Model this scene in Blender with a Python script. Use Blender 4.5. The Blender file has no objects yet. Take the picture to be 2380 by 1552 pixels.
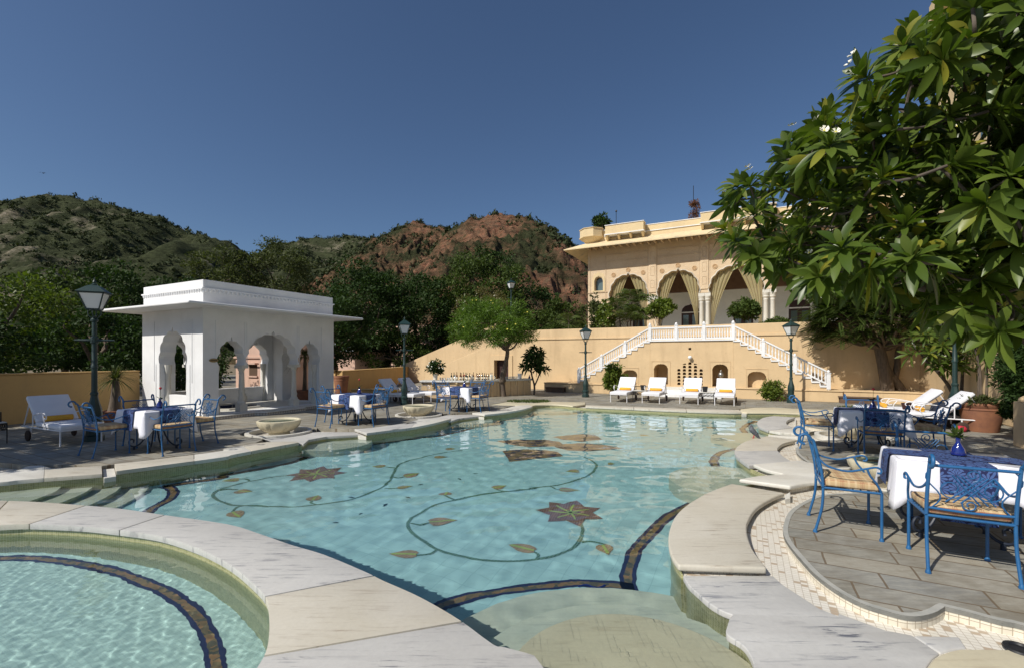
import bpy, bmesh, math, random
import numpy as np
from mathutils import Vector, Matrix, noise
from mathutils.geometry import tessellate_polygon

R = math.radians
sc = bpy.context.scene
COL = sc.collection
random.seed(7)

# ------------------------------------------------------------------ camera
F, CU, HV, CH = 1050.0, 1190.0, 830.0, 1.7      # survey of the photograph: focal length, centre, horizon, eye height
cam = bpy.data.cameras.new('camera'); camo = bpy.data.objects.new('camera', cam); COL.objects.link(camo)
camo.location = (0, 0, CH); camo.rotation_euler = (R(90), 0, 0)
cam.sensor_width = 36; cam.lens = 36*F/2380; cam.shift_y = (HV-776)/2380
cam.clip_end = 3000; cam.clip_start = .05
sc.camera = camo

# ------------------------------------------------------------------ world, sun, exposure
SUN_EL = 42.0
SUNH = (-.813, -.582)                             # horizontal direction towards the sun
w = bpy.data.worlds.new('World'); sc.world = w; w.use_nodes = True
nt = w.node_tree
sky = nt.nodes.new('ShaderNodeTexSky'); sky.sky_type = 'NISHITA'; sky.sun_disc = False
sky.sun_elevation = R(SUN_EL); sky.sun_rotation = math.atan2(SUNH[0], SUNH[1]) % (2*math.pi)
sky.altitude = 400; sky.air_density = 1.0; sky.dust_density = 1.3; sky.ozone_density = 6.0
bg = nt.nodes['Background']; bg.inputs[1].default_value = .082
nt.links.new(sky.outputs[0], bg.inputs[0])
sl = bpy.data.lights.new('sun', 'SUN'); sl.energy = 4.7; sl.angle = R(.5); sl.color = (1, .95, .86)
sl.cycles.is_caustics_light = True
so = bpy.data.objects.new('sun', sl); COL.objects.link(so)
ce = math.cos(R(SUN_EL))
so.rotation_euler = Vector((-SUNH[0]*ce, -SUNH[1]*ce, -math.sin(R(SUN_EL)))).to_track_quat('-Z', 'Y').to_euler()
so.location = (-20, -15, 30)
sc.view_settings.view_transform = 'Standard'; sc.view_settings.look = 'None'
sc.view_settings.exposure = 0; sc.view_settings.gamma = 1
sc.cycles.max_bounces = 8; sc.cycles.diffuse_bounces = 3; sc.cycles.glossy_bounces = 3; sc.cycles.transmission_bounces = 5
sc.cycles.transparent_max_bounces = 8
sc.cycles.sample_clamp_indirect = 4

# ------------------------------------------------------------------ survey helpers
VS = 2380/3672.0
def gp(u, v, z=0.0):
    Y = (CH-z)*F/(v-HV); return ((u-CU)/F*Y, Y)
def zp(ox, oy, s, pts, z=0.0):
    return [gp((ox+x/s)*VS, (oy+y/s)*VS, z) for x, y in pts]
ZW = -.115                                          # water level
def rp(u, v, zf):                                  # through the water surface down to the depth zf
    d = Vector(((u-CU)/F, 1.0, (HV-v)/F)).normalized()
    t = (ZW-CH)/d.z; p = Vector((0, 0, CH))+d*t
    eta = 1/1.333; c = -d.z
    k = 1-eta*eta*(1-c*c); r = Vector((d.x*eta, d.y*eta, d.z*eta+(eta*c-math.sqrt(k))))
    q = p+r*((zf-ZW)/r.z); return (q.x, q.y)
def rpz(ox, oy, s, pts, zf):
    return [rp((ox+x/s)*VS, (oy+y/s)*VS, zf) for x, y in pts]
SX = Vector((.888, -.46)); BY = Vector((.46, .888))   # the two directions the whole court is built on
ROT = math.atan2(-.46, .888)
def fr(o, x, y): return (o[0]+SX.x*x+BY.x*y, o[1]+SX.y*x+BY.y*y)

# ------------------------------------------------------------------ object helpers
def tag(o, label=None, cat=None, group=None, kind=None):
    if label: o['label'] = label
    if cat: o['category'] = cat
    if group: o['group'] = group
    if kind: o['kind'] = kind
    return o
def empty(name, loc=(0, 0, 0), rz=0, label=None, cat=None, group=None):
    o = bpy.data.objects.new(name, None); COL.objects.link(o); o.location = loc; o.rotation_euler = (0, 0, rz)
    o.empty_display_size = .1
    return tag(o, label, cat, group)
KIDS = {}
def link(name, me, parent=None, mats=()):
    o = bpy.data.objects.new(name, me); COL.objects.link(o)
    for m in (mats if isinstance(mats, (list, tuple)) else [mats]): me.materials.append(m)
    if parent is not None:
        o.parent = parent; KIDS.setdefault(parent, []).append(o)
    return o
def copy_tree(o, parent=None):
    c = o.copy(); COL.objects.link(c)
    if parent is not None:
        c.parent = parent; KIDS.setdefault(parent, []).append(c)
    for ch in list(KIDS.get(o, [])): copy_tree(ch, c)
    return c
def place(o, loc, rz=0, s=1, label=None, group=None):
    o.location = loc; o.rotation_euler = (0, 0, rz); o.scale = (s, s, s)
    if label: o['label'] = label
    if group: o['group'] = group
    return o

class MB:
    def __init__(s): s.v = []; s.f = []; s.m = []; s.uv = {}; s.mi = 0
    def add(s, vs, fs, uvs=None):
        b = len(s.v); s.v += [tuple(p) for p in vs]
        for i, f in enumerate(fs):
            if uvs: s.uv[len(s.f)] = uvs[i]
            s.f.append(tuple(b+k for k in f)); s.m.append(s.mi)
        return s
    def box(s, x0, x1, y0, y1, z0, z1):
        return s.add([(x0,y0,z0),(x1,y0,z0),(x1,y1,z0),(x0,y1,z0),(x0,y0,z1),(x1,y0,z1),(x1,y1,z1),(x0,y1,z1)],
                     [(3,2,1,0),(4,5,6,7),(0,1,5,4),(1,2,6,5),(2,3,7,6),(3,0,4,7)])
    def tube(s, path, r, n=8, cap=True):
        P = [Vector(p) for p in path]; N = len(P); rs = r if isinstance(r, (list, tuple)) else [r]*N
        vs = []; up = None
        for i in range(N):
            t = (P[min(i+1, N-1)]-P[max(i-1, 0)])
            t = t.normalized() if t.length > 1e-9 else Vector((0, 0, 1))
            if up is None:
                up = t.orthogonal().normalized()
            else:
                up = up-t*up.dot(t); up = up.normalized() if up.length > 1e-6 else t.orthogonal().normalized()
            b = t.cross(up)
            for k in range(n):
                a = 2*math.pi*k/n; vs.append(P[i]+(up*math.cos(a)+b*math.sin(a))*rs[i])
        fs = [(i*n+k, i*n+(k+1) % n, (i+1)*n+(k+1) % n, (i+1)*n+k) for i in range(N-1) for k in range(n)]
        if cap: fs += [tuple(range(n-1, -1, -1)), tuple((N-1)*n+k for k in range(n))]
        return s.add(vs, fs)
    def lathe(s, prof, n=16, c=(0, 0, 0), sq=None):
        vs = []; fs = []
        for r, z in prof:
            for k in range(n):
                a = 2*math.pi*(k+.5)/n; vs.append((c[0]+r*math.cos(a), c[1]+r*math.sin(a), c[2]+z))
        for i in range(len(prof)-1):
            for k in range(n): fs.append((i*n+k, i*n+(k+1) % n, (i+1)*n+(k+1) % n, (i+1)*n+k))
        fs += [tuple(range(n-1, -1, -1)), tuple((len(prof)-1)*n+k for k in range(n))]
        return s.add(vs, fs)
    def prism(s, poly, z0, z1, holes=()):
        """flat shape in x, y extruded from z0 to z1"""
        loops = [list(poly)]+[list(h) for h in holes]
        flat = [p for l in loops for p in l]
        tri = tessellate_polygon([[Vector((p[0], p[1], 0)) for p in l] for l in loops])
        n = len(flat); vs = [(p[0], p[1], z0) for p in flat]+[(p[0], p[1], z1) for p in flat]; fs = []
        for t in tri:
            a, b, c = [Vector(flat[k][:2]) for k in t]
            up = (b-a).cross(c-a) > 0
            tt = tuple(t) if up else tuple(reversed(t))
            fs.append(tuple(k+n for k in tt)); fs.append(tuple(reversed(tt)))
        o = 0
        for li, l in enumerate(loops):
            m = len(l); area = sum(l[i][0]*l[(i+1) % m][1]-l[(i+1) % m][0]*l[i][1] for i in range(m))
            ccw = (area > 0) == (li == 0)
            for i in range(m):
                a, b = o+i, o+(i+1) % m
                fs.append((a, b, b+n, a+n) if ccw else (b, a, a+n, b+n))
            o += m
        return s.add(vs, fs)
    def sheet(s, poly, z, holes=()):
        loops = [list(poly)]+[list(h) for h in holes]; flat = [p for l in loops for p in l]
        fs = []
        for t in tessellate_polygon([[Vector((p[0], p[1], 0)) for p in l] for l in loops]):
            a, b, c = [Vector(flat[k][:2]) for k in t]
            fs.append(tuple(t) if (b-a).cross(c-a) > 0 else tuple(reversed(t)))
        return s.add([(p[0], p[1], z) for p in flat], fs)
    def strip(s, path, z0, z1, closed=False, zt=None):
        """upright wall along a path; u = length, v = height"""
        P = list(path); n = len(P); d = 0.0; m = n if closed else n-1
        for i in range(m):
            a, b = P[i], P[(i+1) % n]; l = math.hypot(b[0]-a[0], b[1]-a[1])
            ta = zt[i] if zt else z1; tb = zt[(i+1) % n] if zt else z1
            s.add([(a[0],a[1],z0),(b[0],b[1],z0),(b[0],b[1],tb),(a[0],a[1],ta)], [(0,1,2,3)], [[(d,z0),(d+l,z0),(d+l,tb),(d,ta)]])
            d += l
        return s
    def tr(s, mat, i0=0):
        for i in range(i0, len(s.v)): s.v[i] = tuple(mat @ Vector(s.v[i]))
        return s
    def mesh(s, name, smooth=None, bevel=0, seg=2, bang=40):
        me = bpy.data.meshes.new(name); me.from_pydata(s.v, [], s.f); me.update()
        if any(s.m): me.polygons.foreach_set('material_index', s.m)
        if s.uv:
            uv = me.uv_layers.new(name='UVMap')
            for fi, us in s.uv.items():
                p = me.polygons[fi]
                for li, q in zip(p.loop_indices, us): uv.data[li].uv = q
        if bevel:
            bm = bmesh.new(); bm.from_mesh(me); bmesh.ops.remove_doubles(bm, verts=bm.verts, dist=1e-5)
            ed = [e for e in bm.edges if len(e.link_faces) == 2 and e.calc_face_angle(0) > R(bang)]
            bmesh.ops.bevel(bm, geom=ed, offset=bevel, segments=seg, affect='EDGES', profile=.5, clamp_overlap=True, material=-1)
            bm.to_mesh(me); bm.free()
        if smooth:
            me.polygons.foreach_set('use_smooth', [True]*len(me.polygons)); me.set_sharp_from_angle(angle=R(smooth))
        return me
    def build(s, name, mats, parent=None, **k):
        return link(name, s.mesh(name, **k), parent, mats)

def npmesh(name, verts, faces, mats, parent=None, smooth=False, k=4):
    """fast mesh from arrays, all faces with k corners"""
    me = bpy.data.meshes.new(name); nv, nf = len(verts), len(faces)
    me.vertices.add(nv); me.vertices.foreach_set('co', np.asarray(verts, np.float32).ravel())
    me.loops.add(nf*k); me.loops.foreach_set('vertex_index', np.asarray(faces, np.int32).ravel())
    me.polygons.add(nf); me.polygons.foreach_set('loop_start', np.arange(0, nf*k, k, dtype=np.int32))
    if smooth: me.polygons.foreach_set('use_smooth', np.ones(nf, bool))
    me.update(calc_edges=True); me.validate()
    return link(name, me, parent, mats)
def inside(px, py, poly):
    c = np.zeros(px.shape, bool); n = len(poly)
    for i in range(n):
        (x0, y0), (x1, y1) = poly[i], poly[(i+1) % n]
        if y0 == y1: continue
        c ^= ((y0 > py) != (y1 > py)) & (px < (x1-x0)*(py-y0)/(y1-y0)+x0)
    return c
def cat(path, k=6):
    """smooth curve through the points"""
    P = [Vector(p) for p in path]; out = []
    for i in range(len(P)-1):
        a, b, c, d = P[max(i-1, 0)], P[i], P[i+1], P[min(i+2, len(P)-1)]
        for j in range(k):
            t = j/k; out.append(.5*((2*b)+(c-a)*t+(2*a-5*b+4*c-d)*t*t+(3*b-a-3*c+d)*t*t*t))
    out.append(P[-1]); return out

# ------------------------------------------------------------------ materials
def nm(name):
    m = bpy.data.materials.new(name); m.use_nodes = True; t = m.node_tree
    return m, t, t.nodes['Principled BSDF']
def N(t, typ, **k):
    n = t.nodes.new(typ)
    for a, b in k.items():
        if a.startswith('i_'): n.inputs[a[2:].replace('_', ' ')].default_value = b
        else: setattr(n, a, b)
    return n
def mixc(t, fac, a, b, mode='MIX'):
    n = t.nodes.new('ShaderNodeMix'); n.data_type = 'RGBA'; n.blend_type = mode
    for sock, val in ((n.inputs[0], fac), (n.inputs[6], a), (n.inputs[7], b)):
        if hasattr(val, 'links'): t.links.new(val, sock)
        elif isinstance(val, (int, float)): sock.default_value = val
        else: sock.default_value = (*val[:3], 1)
    return n.outputs[2]
def mth(t, op, a, b=None, c=None):
    n = t.nodes.new('ShaderNodeMath'); n.operation = op
    for i, val in enumerate((a, b, c)):
        if val is None: continue
        if hasattr(val, 'links'): t.links.new(val, n.inputs[i])
        else: n.inputs[i].default_value = val
    return n.outputs[0]
def ramp(t, fac, stops):
    n = t.nodes.new('ShaderNodeValToRGB'); e = n.color_ramp.elements
    while len(e) < len(stops): e.new(.5)
    for x, (p, c) in zip(e, stops):
        x.position = p; x.color = (*c, 1) if isinstance(c, tuple) else (c, c, c, 1)
    t.links.new(fac, n.inputs[0]); return n.outputs[0]
def coords(t, out='Object', scale=(1, 1, 1), rot=(0, 0, 0)):
    tc = t.nodes.new('ShaderNodeTexCoord'); mp = t.nodes.new('ShaderNodeMapping')
    mp.inputs['Scale'].default_value = scale; mp.inputs['Rotation'].default_value = rot
    t.links.new(tc.outputs[out], mp.inputs[0]); return mp.outputs[0]
def noi(t, vec, scale, detail=4, rough=.6, dist=0):
    n = N(t, 'ShaderNodeTexNoise'); n.inputs['Scale'].default_value = scale; n.inputs['Detail'].default_value = detail
    n.inputs['Roughness'].default_value = rough; n.inputs['Distortion'].default_value = dist
    t.links.new(vec, n.inputs['Vector']); return n.outputs['Fac']
def bump(t, b, h, strength=.3, dist=.02):
    n = N(t, 'ShaderNodeBump'); n.inputs['Strength'].default_value = strength; n.inputs['Distance'].default_value = dist
    t.links.new(h, n.inputs['Height']); t.links.new(n.outputs[0], b.inputs['Normal'])
def simple(name, c1, c2=None, rough=.6, scale=4, bmp=0, bscale=60, metal=0, spec=.5, lo=.35, hi=.65, coat=0, alpha=None, vs=(1,1,1)):
    m, t, b = nm(name); b.inputs['Roughness'].default_value = rough; b.inputs['Metallic'].default_value = metal
    b.inputs['Specular IOR Level'].default_value = spec; b.inputs['Coat Weight'].default_value = coat
    if c2 or bmp: v = coords(t, scale=vs)
    if c2: t.links.new(ramp(t, noi(t, v, scale), [(lo, c1), (hi, c2)]), b.inputs['Base Color'])
    else: b.inputs['Base Color'].default_value = (*c1, 1)
    if bmp: bump(t, b, noi(t, v, bscale), bmp, .01)
    return m

def plaster(name, c, dark, dirt=.5, rough=.85):
    m, t, b = nm(name); v = coords(t); vs = coords(t, scale=(1.2, 1.2, .16))
    base = mixc(t, ramp(t, noi(t, v, .9, 6), [(.35, 0.0), (.7, 1.0)]), c, tuple(x*.84 for x in c))
    st = mth(t, 'MULTIPLY', ramp(t, noi(t, vs, 2.2, 5, .65), [(.5, 0.0), (.78, 1.0)]), dirt)
    base = mixc(t, st, base, dark)
    base = mixc(t, mth(t, 'MULTIPLY', ramp(t, noi(t, v, 7, 6, .7), [(.55, 0.0), (.70, 1.0)]), dirt*.6), base, dark)
    base = mixc(t, mth(t, 'MULTIPLY', ramp(t, noi(t, v, .45, 7, .7), [(.52, 0.0), (.62, 1.0)]), dirt*.35), base, tuple(min(.85, x*1.12) for x in c))
    t.links.new(base, b.inputs['Base Color']); b.inputs['Roughness'].default_value = rough
    b.inputs['Specular IOR Level'].default_value = .2
    bump(t, b, noi(t, v, 22, 6, .65), .35, .012); return m
MAT = {}
MAT['yellow'] = plaster('yellow_plaster', (.68, .50, .295), (.44, .31, .18), .6)
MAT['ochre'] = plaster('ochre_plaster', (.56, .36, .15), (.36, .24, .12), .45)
MAT['cream'] = plaster('cream_plaster', (.72, .57, .34), (.48, .38, .24), .3)
MAT['white'] = plaster('white_limewash', (.82, .82, .82), (.62, .61, .58), .10)
MAT['inwhite'] = plaster('veranda_white', (.78, .80, .78), (.62, .62, .58), .1)
MAT['pink'] = plaster('pink_plaster', (.62, .42, .33), (.4, .27, .2), .6)
MAT['eave'] = plaster('weathered_eave', (.78, .62, .38), (.34, .31, .25), .8)

def carved():
    m, t, b = nm('carved_stone'); v = coords(t)
    base = mixc(t, ramp(t, noi(t, v, 1.1, 5), [(.35, 0.0), (.7, 1.0)]), (.68, .54, .37), (.58, .44, .29))
    vo = N(t, 'ShaderNodeTexVoronoi', feature='DISTANCE_TO_EDGE'); vo.inputs['Scale'].default_value = 15
    nz = N(t, 'ShaderNodeTexNoise'); nz.inputs['Scale'].default_value = 3
    t.links.new(v, nz.inputs['Vector'])
    t.links.new(mixc(t, .12, v, nz.outputs['Color']), vo.inputs['Vector'])
    line = ramp(t, vo.outputs['Distance'], [(.02, 1.0), (.1, 0.0)])
    base = mixc(t, mth(t, 'MULTIPLY', line, .30), base, (.50, .33, .19))
    t.links.new(base, b.inputs['Base Color']); b.inputs['Roughness'].default_value = .85
    bump(t, b, vo.outputs['Distance'], .55, .03); return m
MAT['carved'] = carved()
MAT['rose'] = simple('rosette_stone', (.55, .36, .19), (.62, .43, .25), .85)

def marble(name, c1, c2, vein, rot, seed=0., vfac=.5):
    m, t, b = nm(name); v = coords(t, scale=(1, 1, 1), rot=(0, 0, rot)); vs = coords(t, scale=(1.1, 11, 1), rot=(0, 0, rot))
    base = mixc(t, ramp(t, noi(t, v, 1.3, 6, .6, .6), [(.35, 0.0), (.68, 1.0)]), c1, c2)
    vv = ramp(t, noi(t, vs, 2.4, 8, .72, .5), [(.53, 0.0), (.63, 1.0)])
    spot = ramp(t, noi(t, v, 1.6, 3), [(.38, 0.0), (.58, 1.0)])
    base = mixc(t, mth(t, 'MULTIPLY', mth(t, 'MULTIPLY', vv, spot), vfac), base, vein)
    fine = ramp(t, noi(t, v, 30, 4, .7), [(.4, 0.0), (.75, .25)])
    base = mixc(t, fine, base, tuple(x*.75 for x in c2))
    t.links.new(base, b.inputs['Base Color']); b.inputs['Roughness'].default_value = .5
    b.inputs['Specular IOR Level'].default_value = .35
    bump(t, b, noi(t, v, 40, 5), .12, .005); return m
MAT['mbeige'] = marble('beige_marble', (.60, .56, .475), (.53, .485, .39), (.30, .24, .18), .1, vfac=.75)
MAT['mgrey'] = marble('grey_marble', (.54, .53, .505), (.46, .45, .43), (.13, .14, .17), .85, vfac=1.0)
MAT['mgrey2'] = marble('grey_streaked_marble', (.57, .555, .52), (.50, .485, .455), (.17, .17, .19), -.1, vfac=.9)
MAT['mwhite'] = marble('white_marble', (.68, .66, .60), (.60, .57, .50), (.4, .38, .33), 1.0)
MAT['mcream'] = marble('cream_marble', (.64, .58, .42), (.56, .50, .36), (.4, .33, .22), .4)
MAT['mstep'] = marble('pool_step_marble', (.56, .58, .47), (.48, .52, .44), (.3, .33, .3), .9, vfac=.4)

def pavers():
    m, t, b = nm('stone_pavers'); v = coords(t, rot=(0, 0, -ROT))
    nz = N(t, 'ShaderNodeTexNoise'); nz.inputs['Scale'].default_value = 2.5; t.links.new(v, nz.inputs['Vector'])
    vd = mixc(t, .025, v, nz.outputs['Color'], 'ADD')
    br = N(t, 'ShaderNodeTexBrick'); br.offset = .43; br.squash = 1.2; br.squash_frequency = 3; br.offset_frequency = 2
    for k, x in (('Scale', 1.0), ('Mortar Size', .009), ('Mortar Smooth', .3), ('Bias', 0.0), ('Brick Width', .60), ('Row Height', .265)): br.inputs[k].default_value = x
    br.inputs['Color1'].default_value = (0, 0, 0, 1); br.inputs['Color2'].default_value = (1, 1, 1, 1); br.inputs['Mortar'].default_value = (.5, .5, .5, 1)
    t.links.new(vd, br.inputs['Vector'])
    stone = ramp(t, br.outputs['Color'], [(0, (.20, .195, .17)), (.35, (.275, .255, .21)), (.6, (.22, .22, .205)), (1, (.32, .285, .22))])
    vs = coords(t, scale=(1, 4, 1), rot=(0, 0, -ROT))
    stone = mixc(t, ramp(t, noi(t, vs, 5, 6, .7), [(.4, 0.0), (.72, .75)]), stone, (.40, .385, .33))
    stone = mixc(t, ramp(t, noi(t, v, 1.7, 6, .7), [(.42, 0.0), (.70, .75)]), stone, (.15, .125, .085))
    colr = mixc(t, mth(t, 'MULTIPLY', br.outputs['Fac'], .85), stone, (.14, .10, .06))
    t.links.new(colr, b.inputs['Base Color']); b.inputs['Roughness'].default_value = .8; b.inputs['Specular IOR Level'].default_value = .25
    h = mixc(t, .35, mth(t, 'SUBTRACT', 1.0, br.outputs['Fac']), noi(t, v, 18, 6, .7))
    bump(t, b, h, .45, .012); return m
MAT['paver'] = pavers()

def tiles(name, c1, c2, grout, bw, rh, out='UV', rot=0, ms=.0016, special=None, rough=.3):
    m, t, b = nm(name); v = coords(t, out, rot=(0, 0, rot))
    br = N(t, 'ShaderNodeTexBrick'); br.offset = 0
    for k, x in (('Scale', 1.0), ('Mortar Size', ms), ('Mortar Smooth', .1), ('Bias', 0.0), ('Brick Width', bw), ('Row Height', rh)): br.inputs[k].default_value = x
    br.inputs['Color1'].default_value = (0, 0, 0, 1); br.inputs['Color2'].default_value = (1, 1, 1, 1)
    t.links.new(v, br.inputs['Vector'])
    st = [(0, c1), (.9, c2)]
    if special: st = [(0, c1), (.88, c2), (.90, special)]
    colr = mixc(t, br.outputs['Fac'], ramp(t, br.outputs['Color'], st), grout)
    t.links.new(colr, b.inputs['Base Color']); b.inputs['Roughness'].default_value = rough
    bump(t, b, mth(t, 'SUBTRACT', 1.0, br.outputs['Fac']), .3, .003); return m
MAT['walltile'] = tiles('olive_wall_mosaic', (.24, .24, .10), (.37, .35, .17), (.52, .49, .32), .025, .025)
MAT['lowtile'] = tiles('cream_kerb_tile', (.66, .60, .48), (.74, .68, .55), (.40, .33, .24), .05, .05, ms=.0025)
MAT['channel'] = tiles('channel_mosaic', (.70, .66, .57), (.76, .72, .64), (.46, .40, .32), .048, .036, 'Object', -ROT, .0022, (.46, .36, .26))
MAT['floortile'] = tiles('turquoise_floor_mosaic', (.335, .545, .57), (.375, .60, .62), (.28, .47, .50), .20, .20, 'Object', -ROT, .003, rough=.5)
MAT['jacfloor'] = tiles('pale_floor_mosaic', (.43, .60, .57), (.48, .65, .61), (.40, .55, .53), .03, .03, 'Object', -ROT, .002, rough=.5)
MAT['tub'] = simple('dark_blue_tile', (.02, .03, .09), (.03, .05, .14), .3, 20)
def bandmat():
    m, t, b = nm('serpent_band_mosaic'); tc = t.nodes.new('ShaderNodeTexCoord'); sp = N(t, 'ShaderNodeSeparateXYZ')
    t.links.new(tc.outputs['UV'], sp.inputs[0])
    e = mth(t, 'ABSOLUTE', mth(t, 'SUBTRACT', sp.outputs[1], .5))
    vo = N(t, 'ShaderNodeTexVoronoi'); vo.inputs['Scale'].default_value = 22
    t.links.new(coords(t), vo.inputs['Vector'])
    tan = ramp(t, vo.outputs['Color'], [(.2, (.24, .135, .06)), (.5, (.18, .13, .06)), (.8, (.07, .07, .05))])
    t.links.new(mixc(t, mth(t, 'GREATER_THAN', e, .235), tan, (.012, .018, .07)), b.inputs['Base Color'])
    b.inputs['Roughness'].default_value = .5; return m
MAT['band'] = bandmat()
MAT['vine'] = tiles('green_vine_mosaic', (.02, .09, .06), (.06, .16, .09), (.20, .32, .30), .03, .03, 'Object', -ROT, .003, rough=.5)
MAT['leafmos'] = tiles('tan_leaf_mosaic', (.24, .13, .07), (.33, .21, .11), (.36, .32, .25), .03, .03, 'Object', .5, .003, rough=.5)
MAT['leafrib'] = simple('light_green_mosaic', (.32, .42, .12), None, .5)
MAT['petal'] = tiles('maroon_petal_mosaic', (.10, .04, .042), (.20, .09, .07), (.28, .22, .2), .03, .03, 'Object', .3, .003, rough=.5)
MAT['stonepat'] = simple('big_lotus_mosaic', (.03, .03, .08), (.27, .17, .085), .5, 9, lo=.46, hi=.52, vs=(.6, 2.5, 1))

def watermat():
    m, t, b = nm('pool_water'); t.nodes.remove(b)
    g = N(t, 'ShaderNodeBsdfGlass'); g.inputs['IOR'].default_value = 1.333; g.inputs['Roughness'].default_value = 0
    g.inputs['Color'].default_value = (.955, 1, 1, 1)
    t.links.new(g.outputs[0], t.nodes['Material Output'].inputs[0]); return m
MAT['water'] = watermat()

def leafmat(name, c1, c2, trans=.35, rough=.45, c3=None):
    m, t, b = nm(name); ge = N(t, 'ShaderNodeNewGeometry')
    st = [(0, c1), (1, c2)] if not c3 else [(0, c1), (.9, c2), (.97, c3)]
    colr = ramp(t, ge.outputs['Random Per Island'], st)
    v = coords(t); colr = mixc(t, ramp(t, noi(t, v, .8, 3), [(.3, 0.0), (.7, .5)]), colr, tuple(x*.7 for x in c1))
    t.links.new(colr, b.inputs['Base Color']); b.inputs['Roughness'].default_value = rough; b.inputs['Specular IOR Level'].default_value = .4 if rough < .6 else .2
    tr = N(t, 'ShaderNodeBsdfTranslucent'); t.links.new(mixc(t, 1.0, colr, (1.3, 1.5, .5), 'MULTIPLY'), tr.inputs[0])
    mx = N(t, 'ShaderNodeMixShader'); mx.inputs[0].default_value = trans
    t.links.new(b.outputs[0], mx.inputs[1]); t.links.new(tr.outputs[0], mx.inputs[2])
    t.links.new(mx.outputs[0], t.nodes['Material Output'].inputs[0]); return m
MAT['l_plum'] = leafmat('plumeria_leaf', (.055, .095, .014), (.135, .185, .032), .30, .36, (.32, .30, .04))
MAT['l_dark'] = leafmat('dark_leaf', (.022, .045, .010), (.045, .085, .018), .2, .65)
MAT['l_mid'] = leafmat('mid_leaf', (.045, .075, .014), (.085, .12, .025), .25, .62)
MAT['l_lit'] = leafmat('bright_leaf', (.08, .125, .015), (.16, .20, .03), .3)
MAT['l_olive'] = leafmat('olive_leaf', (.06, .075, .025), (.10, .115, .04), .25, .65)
MAT['l_yel'] = leafmat('oleander_leaf', (.08, .15, .015), (.15, .24, .03), .3)
MAT['l_dry'] = leafmat('dry_leaf', (.12, .11, .04), (.17, .14, .05), .25)
MAT['l_palm'] = leafmat('palm_leaf', (.05, .085, .02), (.12, .15, .03), .25)
MAT['l_red'] = leafmat('rust_leaf', (.12, .05, .03), (.18, .08, .04), .2)
MAT['bush'] = leafmat('scrub_leaf', (.030, .045, .018), (.065, .075, .028), .1, .8)
MAT['bark'] = simple('grey_bark', (.16, .12, .085), (.08, .06, .045), .9, 6, .6, 25, vs=(3, 3, .6))
MAT['barkp'] = simple('smooth_grey_bark', (.11, .085, .065), (.06, .048, .038), .85, 6, .4, 30)
MAT['flower'] = simple('white_petal', (.85, .82, .68)); MAT['yflower'] = simple('yellow_petal', (.85, .75, .12)); MAT['rflower'] = simple('red_petal', (.45, .03, .04))
MAT['blue'] = simple('blue_painted_iron', (.012, .090, .235), (.016, .115, .28), .45, 8, .15, 90, coat=.2)
MAT['dblue'] = simple('dark_iron', (.015, .022, .04), None, .5)
MAT['black'] = simple('black_iron', (.012, .012, .014), None, .5)
MAT['green'] = simple('dark_green_iron', (.010, .030, .030), (.014, .04, .036), .5, 6, .2, 60)
MAT['wiron'] = simple('white_painted_iron', (.78, .77, .78), None, .5)
MAT['matt'] = simple('white_canvas', (.80, .80, .83), (.76, .76, .80), .9, 6, .2, 200)
MAT['cloth'] = simple('white_tablecloth', (.80, .80, .86), (.76, .76, .82), .9, 3, .15, 120)
MAT['towel'] = simple('yellow_towel', (.80, .42, .05), (.72, .36, .04), .95, 30, .5, 220)
MAT['terra'] = simple('terracotta', (.28, .12, .06), (.20, .085, .05), .85, 5, .3, 40)
MAT['soil'] = simple('dark_soil', (.05, .035, .025), None, .95)
MAT['wood'] = simple('weathered_wood', (.15, .09, .055), (.08, .05, .035), .8, 5, .3, 30, vs=(1, 8, 8))
MAT['door'] = simple('dark_wood_door', (.045, .015, .012), (.03, .01, .01), .5, 8)
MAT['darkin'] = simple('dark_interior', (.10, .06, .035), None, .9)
MAT['beam'] = simple('brown_wood_beam', (.17, .10, .06), (.12, .07, .045), .8, 4)
MAT['glassd'] = simple('window_glass', (.10, .14, .14), None, .08, spec=.8)
MAT['lampglass'] = simple('frosted_lamp_glass', (.68, .70, .70), None, .25, spec=.6)
MAT['metalroof'] = simple('corrugated_roof', (.45, .48, .50), (.36, .38, .40), .5, 3)
MAT['brass'] = simple('brass_plaque', (.30, .21, .09), None, .5)
MAT['bluecloth'] = simple('navy_fabric', (.012, .016, .03), None, .8)
MAT['redcloth'] = simple('red_fabric', (.5, .02, .05), None, .7)
MAT['tyre'] = simple('brown_rubber', (.05, .028, .02), None, .8)
MAT['blueglass'] = simple('cobalt_glass', (.008, .018, .16), None, .08, spec=.8, coat=.6)
MAT['clear'] = simple('pale_glass', (.62, .64, .62), None, .1, spec=.8)
MAT['amber'] = simple('amber_glass', (.16, .06, .015), None, .1, spec=.8, coat=.5)
MAT['dkglass'] = simple('black_green_glass', (.012, .02, .012), None, .1, spec=.8, coat=.5)
MAT['paper'] = simple('paper_label', (.75, .70, .58), None, .8)
MAT['pigeon'] = simple('pigeon_feathers', (.07, .075, .09), (.13, .135, .15), .7, 14)
MAT['curt'] = None
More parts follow.
